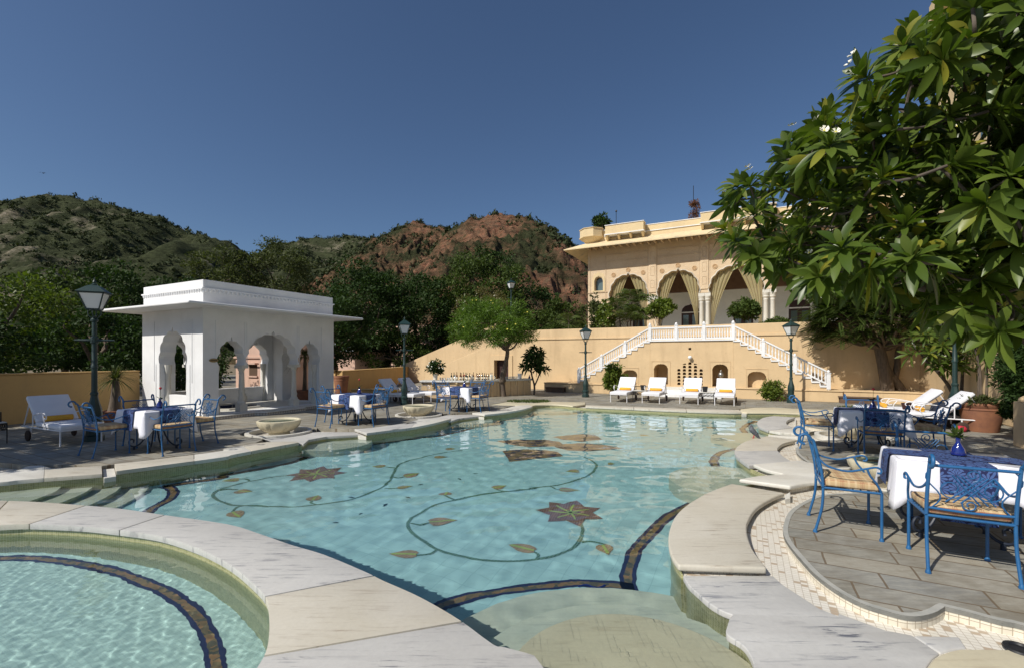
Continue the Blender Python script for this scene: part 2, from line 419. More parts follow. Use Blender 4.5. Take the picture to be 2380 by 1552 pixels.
def curtain():
    m, t, b = nm('gauze_curtain'); tc = t.nodes.new('ShaderNodeTexCoord'); sp = N(t, 'ShaderNodeSeparateXYZ'); t.links.new(tc.outputs['UV'], sp.inputs[0])
    cx = N(t, 'ShaderNodeCombineXYZ'); t.links.new(mth(t, 'MULTIPLY', sp.outputs[0], 9), cx.inputs[0]); t.links.new(mth(t, 'MULTIPLY', sp.outputs[1], .8), cx.inputs[1])
    colr = ramp(t, noi(t, cx.outputs[0], 1.0, 4), [(.35, (.50, .40, .17)), (.5, (.52, .46, .26)), (.62, (.32, .20, .09)), (.75, (.58, .53, .33))])
    t.links.new(colr, b.inputs['Base Color']); b.inputs['Roughness'].default_value = .8
    tr = N(t, 'ShaderNodeBsdfTranslucent'); t.links.new(colr, tr.inputs[0])
    mx = N(t, 'ShaderNodeMixShader'); mx.inputs[0].default_value = .3
    t.links.new(b.outputs[0], mx.inputs[1]); t.links.new(tr.outputs[0], mx.inputs[2])
    tp = N(t, 'ShaderNodeBsdfTransparent'); m2 = N(t, 'ShaderNodeMixShader'); m2.inputs[0].default_value = .22
    t.links.new(mx.outputs[0], m2.inputs[1]); t.links.new(tp.outputs[0], m2.inputs[2])
    t.links.new(m2.outputs[0], t.nodes['Material Output'].inputs[0]); return m
MAT['curt'] = curtain()
def daisy():
    m, t, b = nm('daisy_runner_fabric'); tc = t.nodes.new('ShaderNodeTexCoord')
    vo = N(t, 'ShaderNodeTexVoronoi', voronoi_dimensions='2D'); vo.inputs['Scale'].default_value = 8.6; vo.inputs['Randomness'].default_value = .55
    t.links.new(tc.outputs['UV'], vo.inputs['Vector'])
    sc_ = N(t, 'ShaderNodeVectorMath', operation='SCALE'); sc_.inputs[3].default_value = 1.0; t.links.new(tc.outputs['UV'], sc_.inputs[0])
    df = N(t, 'ShaderNodeVectorMath', operation='SUBTRACT'); t.links.new(sc_.outputs[0], df.inputs[0]); t.links.new(vo.outputs['Position'], df.inputs[1])
    sp = N(t, 'ShaderNodeSeparateXYZ'); t.links.new(df.outputs[0], sp.inputs[0])
    an = mth(t, 'ARCTAN2', sp.outputs[1], sp.outputs[0]); rr = mth(t, 'MULTIPLY', vo.outputs['Distance'], 1.0)
    pet = mth(t, 'ABSOLUTE', mth(t, 'COSINE', mth(t, 'MULTIPLY', an, 5.5)))
    wid = mth(t, 'MULTIPLY', mth(t, 'SINE', mth(t, 'MINIMUM', mth(t, 'MULTIPLY', rr, 5.0), 3.14)), .86)
    on = mth(t, 'GREATER_THAN', wid, mth(t, 'ADD', mth(t, 'SUBTRACT', 1.0, pet), .22))
    t.links.new(mixc(t, on, (.008, .012, .065), (.055, .105, .27)), b.inputs['Base Color']); b.inputs['Roughness'].default_value = .85
    return m
MAT['daisy'] = daisy()
def plaid():
    m, t, b = nm('plaid_cushion_fabric'); tc = t.nodes.new('ShaderNodeTexCoord'); sp = N(t, 'ShaderNodeSeparateXYZ'); t.links.new(tc.outputs['Object'], sp.inputs[0])
    colr = (.50, .355, .19)
    def lines(axis, per, offs, wd):
        f = mth(t, 'FRACT', mth(t, 'ADD', mth(t, 'DIVIDE', sp.outputs[axis], per), 10.0)); o = None
        for x in offs:
            k = mth(t, 'LESS_THAN', mth(t, 'ABSOLUTE', mth(t, 'SUBTRACT', f, x)), wd)
            o = k if o is None else mth(t, 'MAXIMUM', o, k)
        return o
    for ax in (0, 1):
        colr = mixc(t, mth(t, 'MULTIPLY', lines(ax, .155, (.15, .80), .06), .35), colr, (.70, .56, .36))
        colr = mixc(t, mth(t, 'MULTIPLY', lines(ax, .155, (.40, .475, .55), .014), .62), colr, (.24, .05, .03))
    t.links.new(colr, b.inputs['Base Color']); b.inputs['Roughness'].default_value = .9; return m
MAT['plaid'] = plaid()
# ================================================================== GROUND, DECK, POOL
Z1 = (0, 1550, 2.975); Z2 = (700, 1400, 2.975); Z3 = (1400, 1350, 2.975); Z4 = (2100, 1350, 2.975)
Z5 = (2350, 1550, 2.975); Z6 = (2300, 1894, 2.975); Z7 = (2872, 1894, 2.975); Z8 = (1300, 1894, 2.38); Z0 = (0, 1500, 1.7362)

def sm(p, k=4): return [(q.x, q.y) for q in cat([(a[0], a[1], 0) for a in p], k)]
# water edge of the big pool
div_edge = zp(*Z8, [(1800,1640),(1640,1370),(1510,1190),(1440,1095),(1390,1080),(1200,1030),(1090,1000),(820,800),(590,660),(400,560),(150,450),(0,375)]) \
    + zp(*Z0, [(2000,850),(1800,790),(1600,720),(1400,660)]) + zp(*Z1, [(1700,880),(1250,815),(800,775),(400,745),(0,730),(-1000,700)])
l0 = zp(*Z1, [(-1000,610),(0,525),(200,503),(500,478),(1100,435)])
l1 = zp(*Z1, [(1240,415),(1780,345),(2380,265)]) + zp(*Z2, [(400,685),(800,610),(1100,555)])
c1 = zp(*Z2, [(1140,555),(1200,505),(1400,470),(1750,450)])
l2 = zp(*Z2, [(1825,455),(2200,408)]) + zp(*Z3, [(0,570),(200,548),(450,500),(640,450)])
c2 = zp(*Z3, [(645,455),(720,432),(950,405)])
l3 = zp(*Z3, [(1000,405),(1200,385),(1400,350),(1510,320)])
bay = zp(*Z3, [(1507,312),(1540,300),(1700,292),(1850,298),(1950,310)])
ff = zp(*Z4, [(0,318),(500,340),(1000,362),(1500,378),(1660,378)])
f2 = zp(*Z4, [(1720,378),(2000,378),(2260,386)])
r3 = zp(*Z4, [(2030,416),(1920,432),(1860,462),(1840,492),(1860,532),(1960,572)])
r3b = zp(*Z4, [(2080,592),(2200,597)])
r2 = zp(*Z4, [(1950,632),(1850,655),(1720,690),(1640,740),(1605,790),(1620,840),(1700,905),(1760,945)])
c12 = zp(*Z4, [(1800,960),(1900,1005),(2000,1035),(2105,1058)])
c12b = zp(*Z4, [(1870,1088),(1650,1128)])
r1 = zp(*Z5, [(830,545),(600,630),(450,710),(320,800),(230,900),(180,1020),(165,1130),(180,1250),(220,1340),(275,1410)])
c01 = zp(*Z6, [(470,500),(530,595),(640,695),(760,795),(880,865),(1000,915),(975,960),(940,1080),(950,1130),(1080,1210),(1160,1290),(1220,1400),(1240,1488),(1235,1700),(1180,2000)], -.075)
div_edge = div_edge[:4]+sm(div_edge[4:], 3)
l0 = sm(l0); l1 = sm(l1); c1 = c1[:3]+c1[3:]; l2 = sm(l2, 3); l3 = sm(l3); bay = sm(bay, 3); ff = sm(ff, 3); r3 = sm(r3, 5); r2 = sm(r2, 5); c12 = sm(c12); r1 = sm(r1, 4); c01 = sm(c01[:7], 3)+sm(c01[7:], 3)
POOL = div_edge+l0+l1+c1+l2+c2+l3+bay+ff+f2+[gp((2100+2330/2.975)*VS, (1350+395/2.975)*VS)]+r3+r3b+zp(*Z4, [(2150,612)])+r2+c12+c12b+r1+c01
zt = [-.05]*(len(POOL)-len(c01))+[-.11]*len(c01)

# jacuzzi
jac_edge = zp(*Z0, [(-1500,760),(-700,690),(0,657),(200,650),(500,662),(700,681),(1000,722),(1250,800),(1450,900),(1600,1020),(1680,1110),(1700,1200),(1700,1350),(1680,1450),(1620,1560),(1500,1750)])
jac_low = [(-1.7, 1.75), (-2.6, 1.2), (-4.0, 1.0), (-6.5, 2.2), (-8.2, 3.6)]
jac_edge = sm(jac_edge, 3)
JAC = jac_edge+jac_low

# edge of the stone-paved deck round the pool complex
bowlL1, bowlL2, bowlR1, bowlR2 = (-5.33, 10.35), (-2.78, 13.45), (5.2, 6.25), (7.35, 9.75)
def arcp(c, r, a0, a1, n=12): return [(c[0]+r*math.cos(R(a0+(a1-a0)*i/n)), c[1]+r*math.sin(R(a0+(a1-a0)*i/n))) for i in range(n+1)]
disc1 = zp(*Z7, [(2900,1230),(2380,1030),(2100,970),(1800,890),(1520,822),(1500,835),(1400,890),(1250,925),(1100,920),(900,870),(650,790),(400,660),(170,490)]) \
    + zp(*Z5, [(1550,1330),(1430,1180),(1380,1070),(1390,960),(1450,840),(1600,740),(1800,665)]) + [(4.3, 5.66), (4.75, 5.72)]
disc2 = zp(*Z5, [(2250,432),(2050,432),(1850,400),(1700,350),(1560,260),(1510,200),(1530,150),(1650,100),(1880,80)]) + [(6.95, 9.25)]
disc3 = sm(zp(*Z4, [(2600,560),(2380,520),(2300,480),(2300,455),(2400,430)]), 4); disc2 = sm(disc2, 4); disc1 = sm(disc1[:5], 3)+sm(disc1[5:], 4)
HOLE = [(-14, .6), (-14, 6.3)] + zp(*Z1, [(-1000,400),(0,318),(310,345),(420,335),(690,345),(1090,352),(1225,336),(1780,262),(2380,192)]) \
    + zp(*Z2, [(300,622),(620,566),(718,520),(700,505),(570,492)]) + arcp(bowlL1, .78, 215, 20, 14) + zp(*Z2, [(1300,395),(1700,408),(1900,392),(2200,352),(2380,332)]) \
    + zp(*Z3, [(150,503),(295,455),(270,440)]) + arcp(bowlL2, .72, 215, 10, 12) + zp(*Z3, [(600,390),(870,385),(1000,368),(1200,342),(1245,322),(1330,306),(1050,300),(1200,270),(1350,246),(1600,256),(2080,268),(2085,288)]) \
    + zp(*Z4, [(0,300),(500,318),(1000,338),(1500,350),(1640,342),(1800,324),(2000,322),(2250,338)]) + zp(*Z4, [(2700,350),(2900,420)]) \
    + disc3[::-1] + arcp(bowlR2, .8, 140, -150, 16) + disc2[::-1] + arcp(bowlR1, .75, 110, -160, 14) + disc1[::-1] + [(6.5, 1.7), (5, .6)]
# land between deck and water lies a little lower: the tiled channel
BIG = [(-40, -12), (40, -12), (40, 45), (-40, 45)]
g = MB(); g.sheet([(-1500, -400), (1500, -400), (1500, 1500), (-1500, 1500)], -.35, holes=[[(-39, -11), (39, -11), (39, 44), (-39, 44)]])
tag(g.build('ground', simple('dry_ground', (.22, .17, .11), (.15, .12, .07), .95, .2)), kind='structure')
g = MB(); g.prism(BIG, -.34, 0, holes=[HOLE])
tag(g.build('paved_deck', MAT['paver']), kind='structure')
# kerb faces of the deck: small cream tiles with a pale stone lip
g = MB(); inset = .004
def offs(path, d, closed=False):
    out = []; n = len(path)
    for i in range(n):
        a = Vector(path[i-1] if (closed or i) else path[i]); b = Vector(path[(i+1) % n] if (closed or i < n-1) else path[i]); t = (b-a)
        t = t.normalized() if t.length > 1e-6 else Vector((1, 0)); out.append((path[i][0]-t.y*d, path[i][1]+t.x*d))
    return out
for dd in (disc1, disc2, disc3):
    g.strip(offs(dd, .006), -.09, -.028)
tag(g.build('deck_kerb_tiles', MAT['lowtile']), kind='structure')
g = MB()
for dd in (disc1, disc2, disc3):
    o1 = offs(dd, .012); o2 = offs(dd, -.03)
    for i in range(len(dd)-1):
        g.add([(*o1[i], -.028), (*o1[i+1], -.028), (*o1[i+1], .004), (*o1[i], .004), (*o2[i+1], .004), (*o2[i], .004)], [(0, 1, 2, 3), (3, 2, 4, 5), (3, 2, 1, 0)])
tag(g.build('deck_stone_lip', simple('pale_lip_stone', (.42, .41, .37), (.33, .33, .30), .7, 9)), kind='structure')
g = MB(); g.sheet(HOLE, -.085, holes=[POOL, JAC])
tag(g.build('channel_floor', MAT['channel']), kind='structure')

# ---- coping slabs
def edged(q, poly):
    best = 9
    for a, b in zip(poly, poly[1:]+poly[:1]):
        dx, dy = b[0]-a[0], b[1]-a[1]; t = max(0, min(1, ((q[0]-a[0])*dx+(q[1]-a[1])*dy)/(dx*dx+dy*dy+1e-12)))
        best = min(best, math.hypot(q[0]-a[0]-dx*t, q[1]-a[1]-dy*t))
    return best
def slab(name, parts, top, bot=-.056, gap=.0):
    g = MB()
    if bot == -.056:
        for poly, k in parts:
            ar = sum(poly[i-1][0]*poly[i][1]-poly[i][0]*poly[i-1][1] for i in range(len(poly)))
            c = MB(); po = [q for q in offs(poly, .055 if ar > 0 else -.055, True) if inside(np.array([q[0]]), np.array([q[1]]), poly)[0] and edged(q, poly) > .045]; c.strip(po if ar > 0 else po[::-1], -.10, top-.05, closed=True)
            tag(c.build('coping_bed', MAT['lowtile']), kind='structure')
        bot = top-.055
    for poly, k in parts:
        g.mi = k; g.prism(poly, bot, top)
    return tag(g.build(name, [MAT['mbeige'], MAT['mgrey'], MAT['mwhite'], MAT['mcream'], MAT['mgrey2']], bevel=.018, seg=3, bang=50, smooth=30), kind='structure')
def nose(path, d): return offs(path, d)
NO = -.022
# divider between pool and jacuzzi, cut into slabs
de = nose(div_edge, NO); je = nose(jac_edge, -.022)
def samp(path, t):
    L = [0]
    for a, b in zip(path, path[1:]): L.append(L[-1]+math.hypot(b[0]-a[0], b[1]-a[1]))
    x = t*L[-1]
    for i in range(len(L)-1):
        if L[i+1] >= x:
            f = (x-L[i])/max(L[i+1]-L[i], 1e-9); return (path[i][0]+(path[i+1][0]-path[i][0])*f, path[i][1]+(path[i+1][1]-path[i][1])*f), i
    return path[-1], len(path)-2
def near_t(path, p):
    best = (1e9, 0)
    for k in range(801):
        q, _ = samp(path, k/800); d = math.hypot(q[0]-p[0], q[1]-p[1])
        if d < best[0]: best = (d, k/800)
    return best[1]
def sub(path, t0, t1):
    a, i = samp(path, t0); b, j = samp(path, t1)
    return [a]+path[i+1:j+1]+[b]
dj = de[::-1]                                     # from the left edge of the photo towards the camera, as je
cuts = [(zp(*Z1, [(60,732)])[0], zp(*Z1, [(-160,985)])[0]), (zp(*Z1, [(890,783)])[0], zp(*Z1, [(350,962)])[0]),
        (zp(*Z1, [(1730,885)])[0], zp(*Z1, [(1340,1015)])[0]), (zp(*Z8, [(70,410)])[0], zp(*Z0, [(1690,1095)])[0]), (zp(*Z8, [(820,805)])[0], zp(*Z0, [(1665,1475)])[0])]
ts = [(0, 0)]+[(near_t(dj, a), near_t(je, b)) for a, b in cuts]+[(1, 1)]
parts = []
eps = .0012
for i in range(len(ts)-1):
    a = sub(dj, ts[i][0]+(eps if i else 0), ts[i+1][0]-eps); b = sub(je, ts[i][1]+(eps if i else 0), ts[i+1][1]-eps)
    parts.append((a+b[::-1], [0, 0, 4, 4, 0, 4][i]))
slab('pool_coping', parts, 0)
# left bank
def bank(front, back, ks, top):
    f, bk, n = nose(front, NO), sm(back, 3), len(ks); slab('pool_coping', [(sub(f, i/n+(.0015 if i else 0), (i+1)/n-.0015)+sub(bk, i/n+(.0015 if i else 0), (i+1)/n-.0015)[::-1], k) for i, k in enumerate(ks)], top)
bank(l0, zp(*Z1, [(-1000,470),(0,425),(200,395),(300,358),(440,350),(560,380),(690,372),(1085,353)]), [0, 2, 0], 0)
bank(l1, zp(*Z1, [(1222,342),(1600,298),(2380,200)])+zp(*Z2, [(300,628),(620,570),(840,548),(1090,546)]), [0, 2, 0], .012)
slab('pool_coping', [(nose(c1, NO)+zp(*Z2, [(1690,425),(1310,425)])+arcp(bowlL1, .72, 5, -140, 10)+zp(*Z2, [(700,490),(850,541),(1090,541)]), 4)], -.03)
bank(l2, zp(*Z2, [(1700,412),(1900,396),(2370,334)])+zp(*Z3, [(150,510),(300,462),(480,456)]), [4, 2], .012)
slab('pool_coping', [(nose(c2, NO)+zp(*Z3, [(860,389),(600,398)])+arcp(bowlL2, .72, -10, -150, 10)+zp(*Z3, [(310,459)]), 4)], -.03)
bank(l3, zp(*Z3, [(872,388),(1000,372),(1200,345),(1340,312),(1480,302)]), [2, 2], .012)
slab('pool_coping', [(nose(bay, NO)+zp(*Z3, [(2080,292),(2080,270),(1620,262)])+[gp(*( (1400+x/2.975)*VS, (1350+y/2.975)*VS )) for x, y in [(1590,276),(1480,282),(1370,274)]]+zp(*Z3, [(1345,250),(1210,272),(1060,300),(1330,304)]), 3)], 0)
bank(ff, zp(*Z4, [(0,302),(500,320),(1000,340),(1500,352),(1640,352)]), [0, 0, 0], .01)
slab('pool_coping', [(nose(f2, NO)+zp(*Z4, [(2330,392),(2700,395),(2700,352),(2250,340),(2000,324),(1800,326),(1650,344),(1650,372)]), 3)], 0)
# right bank lobes
r3i = zp(*Z4, [(2240,432),(2170,455),(2140,480),(2150,510),(2210,540)])
slab('pool_coping', [(nose(r3, NO)+sm(r3i, 4)[::-1]+zp(*Z4, [(2025,418)]), 1), (nose(zp(*Z4, [(1966,572)])+r3b, NO)+zp(*Z4, [(2380,640),(2390,560),(2216,544)]), 2)], 0)
r2i_ = zp(*Z4, [(2260,672),(2120,705),(2050,750),(2045,790),(2100,840),(2200,905)])
slab('pool_coping', [(nose(r2[:21], NO)+sm(zp(*Z4, [(2043,782),(2052,750),(2120,705),(2258,674)]), 4), 0), (nose(r2[20:], NO)+sm(zp(*Z4, [(2200,907),(2100,842),(2046,786)]), 4), 1)], 0)
slab('pool_coping', [(nose(c12, NO)+zp(*Z4, [(2110,1070)])+nose(c12b, NO)+zp(*Z5, [(1440,605),(1500,590),(1670,560)])+[(4.6, 6.0), (4.62, 6.5)]+zp(*Z5, [(1900,420),(1560,320)]), 2)], .045)
r1i = zp(*Z5, [(1380,640),(1300,670),(1200,720),(1080,800),(1010,900),(975,1000),(990,1110),(1040,1240),(1130,1360),(1190,1440)])
slab('pool_coping', [(nose(r1, NO)+sm(r1i, 4)[::-1], 0)], 0)
slab('pool_coping', [(nose(zp(*Z4, [(2105,640),(1960,632)]), 0)+zp(*Z4, [(1950,630),(2260,664),(2380,660),(2380,645)]), 2)], .04)
# low grey slab on the near right, level with the channel
lowi = zp(*Z6, [(1410,505),(1500,590),(1700,720),(1900,850),(2100,930)], -.075)+zp(*Z7, [(400,900),(900,1080),(1180,1132)], -.075)
lowe = zp(*Z7, [(1480,1330),(1400,1390),(1340,1480),(1330,1800)], -.075)
slab('pool_coping', [(nose(c01, -.02)+[(1.9, 1.9)]+lowe[::-1]+lowi[::-1]+zp(*Z6, [(1350,500)], -.075), 1)], -.075, -.12)
slab('pool_coping', [(zp(*Z7, [(1190,1136),(1690,1148),(1768,1270),(1700,1275),(1600,1295),(1490,1325)], -.075), 1)], -.075, -.1)
slab('pool_coping', [(zp(*Z7, [(1345,1480),(1405,1392),(1500,1332),(1600,1300),(1700,1280),(1900,1282),(2240,1285),(2380,1312),(2900,1420),(2600,2000),(1400,2000)], -.06), 3)], -.06, -.1)
# little marble blocks closing the inlets
for a, b, zz in ((zp(*Z1, [(1108,448),(1240,428),(1222,345),(1092,357)]), 0, -.05), (zp(*Z2, [(1752,462),(1825,468),(1700,418),(1692,425)]), 0, -.045), (zp(*Z3, [(952,410),(1000,414),(872,392),(862,392)]), 0, -.045),
                 (zp(*Z5, [(1383,642),(1440,612),(1440,680),(1383,690)]), 0, -.02), (zp(*Z4, [(2234,676),(2262,672),(2270,735),(2238,738)]), 0, -.03), (zp(*Z4, [(1665,384),(1718,384),(1700,350),(1645,350)]), 0, -.03), (zp(*Z4, [(2232,432),(2246,432),(2246,500),(2230,500)]), 0, -.02)):
    g = MB(); g.prism(a, -.14, zz); tag(g.build('inlet_block', MAT['mwhite'], bevel=.006), kind='structure')

# ---- basins
ZF = -.86; ZJ = -.72
g = MB(); g.strip(POOL, ZF-.02, -.06, closed=True, zt=zt)
tag(g.build('pool_wall', MAT['walltile']), kind='structure').cycles.is_caustics_receiver = True
g = MB(); g.strip(JAC, ZJ-.02, -.06, closed=True)
tag(g.build('jacuzzi_wall', MAT['walltile']), kind='structure').cycles.is_caustics_receiver = True
xs = [p[0] for p in POOL]; ys = [p[1] for p in POOL]
g = MB(); g.sheet([(-16, .8), (12, .8), (12, 22), (-16, 22)], ZF)
pf = tag(g.build('pool_floor', MAT['floortile']), kind='structure'); pf.cycles.is_caustics_receiver = True
g = MB(); g.sheet(offs(JAC, 0), ZJ)
jf = tag(g.build('jacuzzi_floor', MAT['jacfloor']), kind='structure'); jf.cycles.is_caustics_receiver = True

def clip(poly, p, n):
    """keep the side of the line through p that n points to"""
    out = []; m = len(poly)
    for i in range(m):
        a, b = poly[i], poly[(i+1) % m]
        da = (a[0]-p[0])*n[0]+(a[1]-p[1])*n[1]; db = (b[0]-p[0])*n[0]+(b[1]-p[1])*n[1]
        if da >= 0: out.append(a)
        if (da >= 0) != (db >= 0):
            k = da/(da-db); out.append((a[0]+(b[0]-a[0])*k, a[1]+(b[1]-a[1])*k))
    return out
def disc(c, r, n=56): return [(c[0]+r*math.cos(2*math.pi*i/n), c[1]+r*math.sin(2*math.pi*i/n)) for i in range(n)]
mid = zp(*Z1, [(0,850)])[0]; mid2 = zp(*Z1, [(1700,960)])[0]
tn = Vector((mid2[0]-mid[0], mid2[1]-mid[1])).normalized(); nrm = (-tn.y, tn.x)
steps = []
for c, rr in (((-7.3, 5.8), ((1.08, -.26), (1.42, -.42), (1.74, -.59), (2.07, -.77))), ((.72, 2.52), ((.77, -.22), (1.08, -.42), (1.55, -.68)))):
    for i, (r, z) in enumerate(rr):
        po = disc(c, r)
        if c[0] < -2: po = arcp(c, r, -100, 100, 40)+[(-16, c[1]+r+.4), (-16, c[1]-r)]
        if c[0] < -2: po = clip(po, mid, nrm)
        g = MB(); g.prism(po, ZF-.01, z)
        s = tag(g.build('pool_step', MAT['mcream' if c[0] > 0 and i == 0 else 'mstep'], bevel=.02, bang=60), kind='structure'); s.cycles.is_caustics_receiver = True; steps.append(s)
# shallow shelves in the bays
for po in (disc(bay and (gp((1400+1700/2.975)*VS, (1350+300/2.975)*VS)), 1.15), disc((3.35, 6.75), .95), disc((5.4, 10.3), .8), disc(gp((700+1450/2.975)*VS, (1400+480/2.975)*VS), .85), disc(gp((1400+820/2.975)*VS, (1350+415/2.975)*VS), .75)):
    g = MB(); g.prism(po, ZF-.01, -.27); s = tag(g.build('pool_step', MAT['mstep']), kind='structure'); s.cycles.is_caustics_receiver = True

# ---- floor mosaics
def ribbon(name, path, w, mat, z, parent, k=6, taper=None):
    P = cat([(p[0], p[1], 0) for p in path], k); vs = []; fs = []; uv = []; n = len(P); d = 0; rnd = random.Random(3)
    for i in range(n):
        t = (P[min(i+1, n-1)]-P[max(i-1, 0)]).normalized(); ww = w*(taper(i/(n-1)) if taper else 1)*(1+rnd.uniform(-.08, .08)) / 2
        if i: d += (P[i]-P[i-1]).length
        vs += [(P[i].x-t.y*ww, P[i].y+t.x*ww, z), (P[i].x+t.y*ww, P[i].y-t.x*ww, z)]
        if i: fs.append((2*i-2, 2*i-1, 2*i+1, 2*i)); uv.append([(d0, 1), (d0, 0), (d, 0), (d, 1)])
        d0 = d
    g = MB(); g.add(vs, fs, uv); o = g.build(name, mat, parent); o.cycles.is_caustics_receiver = True; return o
zm = ZF+.004
# serpent band
b1 = rpz(*Z8, [(560,720),(660,660),(760,625),(950,575),(1150,540),(1400,500),(1650,475),(1850,462),(2100,485),(2310,500)], zm)
b1b = rpz(*Z8, [(2280,530),(2262,440),(2300,250),(2380,120)], zm)+rpz(*Z5, [(20,1000),(150,880),(320,800),(480,700)], zm)
b2 = rpz(*Z5, [(480,690),(515,600),(640,510),(780,478)], zm)+rpz(*Z5, [(700,430),(630,330),(640,260),(720,205),(850,178),(1000,165)], zm)
b3 = rpz(*Z4, [(1600,700),(1690,650),(1770,640)], zm)+rpz(*Z4, [(1680,570),(1720,510),(1830,470)], zm)
b4 = rpz(*Z1, [(1560,870),(1640,800),(1790,715),(1840,650),(1820,590),(1740,570)], zm)
b5 = rpz(*Z1, [(1740,575),(2000,535),(2380,480)], zm)+rpz(*Z2, [(300,905),(700,830),(1000,770),(1250,690),(1450,660),(1700,615),(1900,570),(2380,505)], zm)+rpz(*Z3, [(500,630),(750,580),(1000,510),(1300,440)], zm)
for b_ in (b1, b1b, b2, b3, b4, b5): ribbon('serpent_band', b_, .15, MAT['band'], zm, pf)
jb = rpz(*Z0, [(-900,905),(-400,875),(0,868),(200,868),(400,888),(600,922),(750,960),(900,1020),(1020,1070),(1130,1140),(1220,1220),(1290,1330),(1330,1440),(1345,1552),(1340,1700)], ZJ+.004)
ribbon('serpent_band', jb, .125, MAT['band'], ZJ+.004, jf)
# vines
zv = ZF+.008
def V(z, pts): return rpz(*z, pts, zv)
v1 = V(Z2, [(1150,885),(900,915),(700,945),(560,965),(400,1010),(260,1060),(205,1100),(240,1150),(350,1205),(500,1228),(800,1232),(1100,1235),(1350,1205),(1550,1180),(1800,1110),(1950,1050),(2060,970),(2110,890),(2150,810),(2260,750),(2400,712)])+V(Z3, [(380,845),(560,808),(770,785)])
v2 = V(Z3, [(2060,850),(2170,905),(2195,950),(2140,1030),(2000,1095),(1800,1150),(1500,1190),(1250,1215),(1000,1250),(700,1300),(500,1355),(250,1485)])+rpz(1200, 1400, 1.5615, [(430,715),(412,750),(440,800),(520,855),(620,905),(800,942),(970,956),(1130,945),(1260,910),(1360,845),(1390,780),(1375,740)], zv)
for v_ in (v1, v2): ribbon('vine', v_, .042, MAT['vine'], zv, pf, 5)
ZA = (1200, 1400, 1.5615)
stems = [(Z2, [(575,965),(560,945),(470,938)]), (Z2, [(250,1068),(340,1055),(440,1058)]), (Z2, [(530,1230),(450,1245),(405,1290)]), (Z2, [(1290,1210),(1235,1190),(1245,1170)]), (Z2, [(2125,818),(2070,815),(2000,805)]), (Z2, [(2110,915),(2170,925),(2240,912)]), (Z2, [(2020,1035),(2100,1042),(2160,1035)]),
         (Z3, [(700,1300),(620,1285),(580,1262)]), (Z3, [(1220,1218),(1150,1205),(1110,1185)]), (Z3, [(1700,1165),(1750,1190),(1810,1200)]), (ZA, [(430,740),(480,752),(540,738)]), (ZA, [(575,885),(540,912),(455,920)]), (ZA, [(1130,945),(1140,915),(1100,890)]), (ZA, [(1375,845),(1440,840),(1520,860)])]
for z, s_ in stems: ribbon('vine', V(z, s_), .034, MAT['vine'], zv+.002, pf, 4)
def heart(base, tip, w):
    b, t = Vector(base), Vector(tip); d = t-b; n = Vector((-d.y, d.x)).normalized()*w
    pr = [(0, 0), (-.05, .45), (.08, .85), (.3, 1), (.55, .8), (.8, .35), (1, 0)]
    return [tuple(b+d*x+n*y) for x, y in pr]+[tuple(b+d*x-n*y) for x, y in pr[-2:0:-1]]
lv = [(Z2, (465,945), (280,962)), (Z2, (440,1070), (598,1082)), (Z2, (410,1290), (490,1345)), (Z2, (1250,1165), (1310,1108)), (Z2, (2020,802), (1885,800)), (Z2, (2240,910), (2390,885)), (Z2, (2160,1035), (2320,1018)), (Z3, (585,1258), (610,1222)), (Z3, (1100,1185), (1240,1158)), (Z3, (1810,1200), (2030,1208)), (Z3, (2010,1002), (1870,1008)), (Z3, (600,768), (690,768)), (Z3, (470,855), (610,857)),
      (Z3, (2320,922), (2400,926)), (ZA, (535,735), (685,722)), (ZA, (455,915), (303,908)), (ZA, (1118,890), (975,860)), (ZA, (1500,862), (1540,922)), (Z4, (1290,540), (1460,545)), (Z4, (580,620), (690,628))]
for z, a, b in lv:
    A, B = V(z, [a])[0], V(z, [b])[0]; L = max(math.hypot(B[0]-A[0], B[1]-A[1]), .2)
    if L > .6:
        k_ = .6/L; B = (A[0]+(B[0]-A[0])*k_, A[1]+(B[1]-A[1])*k_); L = .6
    g = MB(); g.sheet(heart(A, B, max(.10, L*.33)), zv+.004); o = g.build('mosaic_leaf', MAT['leafmos'], pf); o.cycles.is_caustics_receiver = True
    ribbon('leaf_midrib', [A, ((A[0]+B[0])/2, (A[1]+B[1])/2), (A[0]+(B[0]-A[0])*.9, A[1]+(B[1]-A[1])*.9)], .035, MAT['leafrib'], zv+.008, pf, 3)
def lotus(c, r, n, mat, a0):
    g = MB()
    for i in range(n):
        a = a0+2*math.pi*i/n; t = (c[0]+r*math.cos(a), c[1]+r*math.sin(a)); b0 = (c[0]+.02*math.cos(a), c[1]+.02*math.sin(a))
        g.sheet(heart(b0, t, r*.36), zv+.004+.0004*i)
    o = g.build('mosaic_flower', mat, pf); o.cycles.is_caustics_receiver = True
    for i in range(n):
        a = a0+2*math.pi*i/n
        ribbon('petal_midrib', [(c[0], c[1]), (c[0]+.3*r*math.cos(a+.1), c[1]+.3*r*math.sin(a+.1)), (c[0]+.6*r*math.cos(a), c[1]+.6*r*math.sin(a))], .03, MAT['leafrib'], zv+.010, pf, 3)
lotus(V(Z2, [(1295,885)])[0], .50, 8, MAT['petal'], .2)
lotus(V(ZA, [(1318,678)])[0], .46, 7, MAT['petal'], .35)
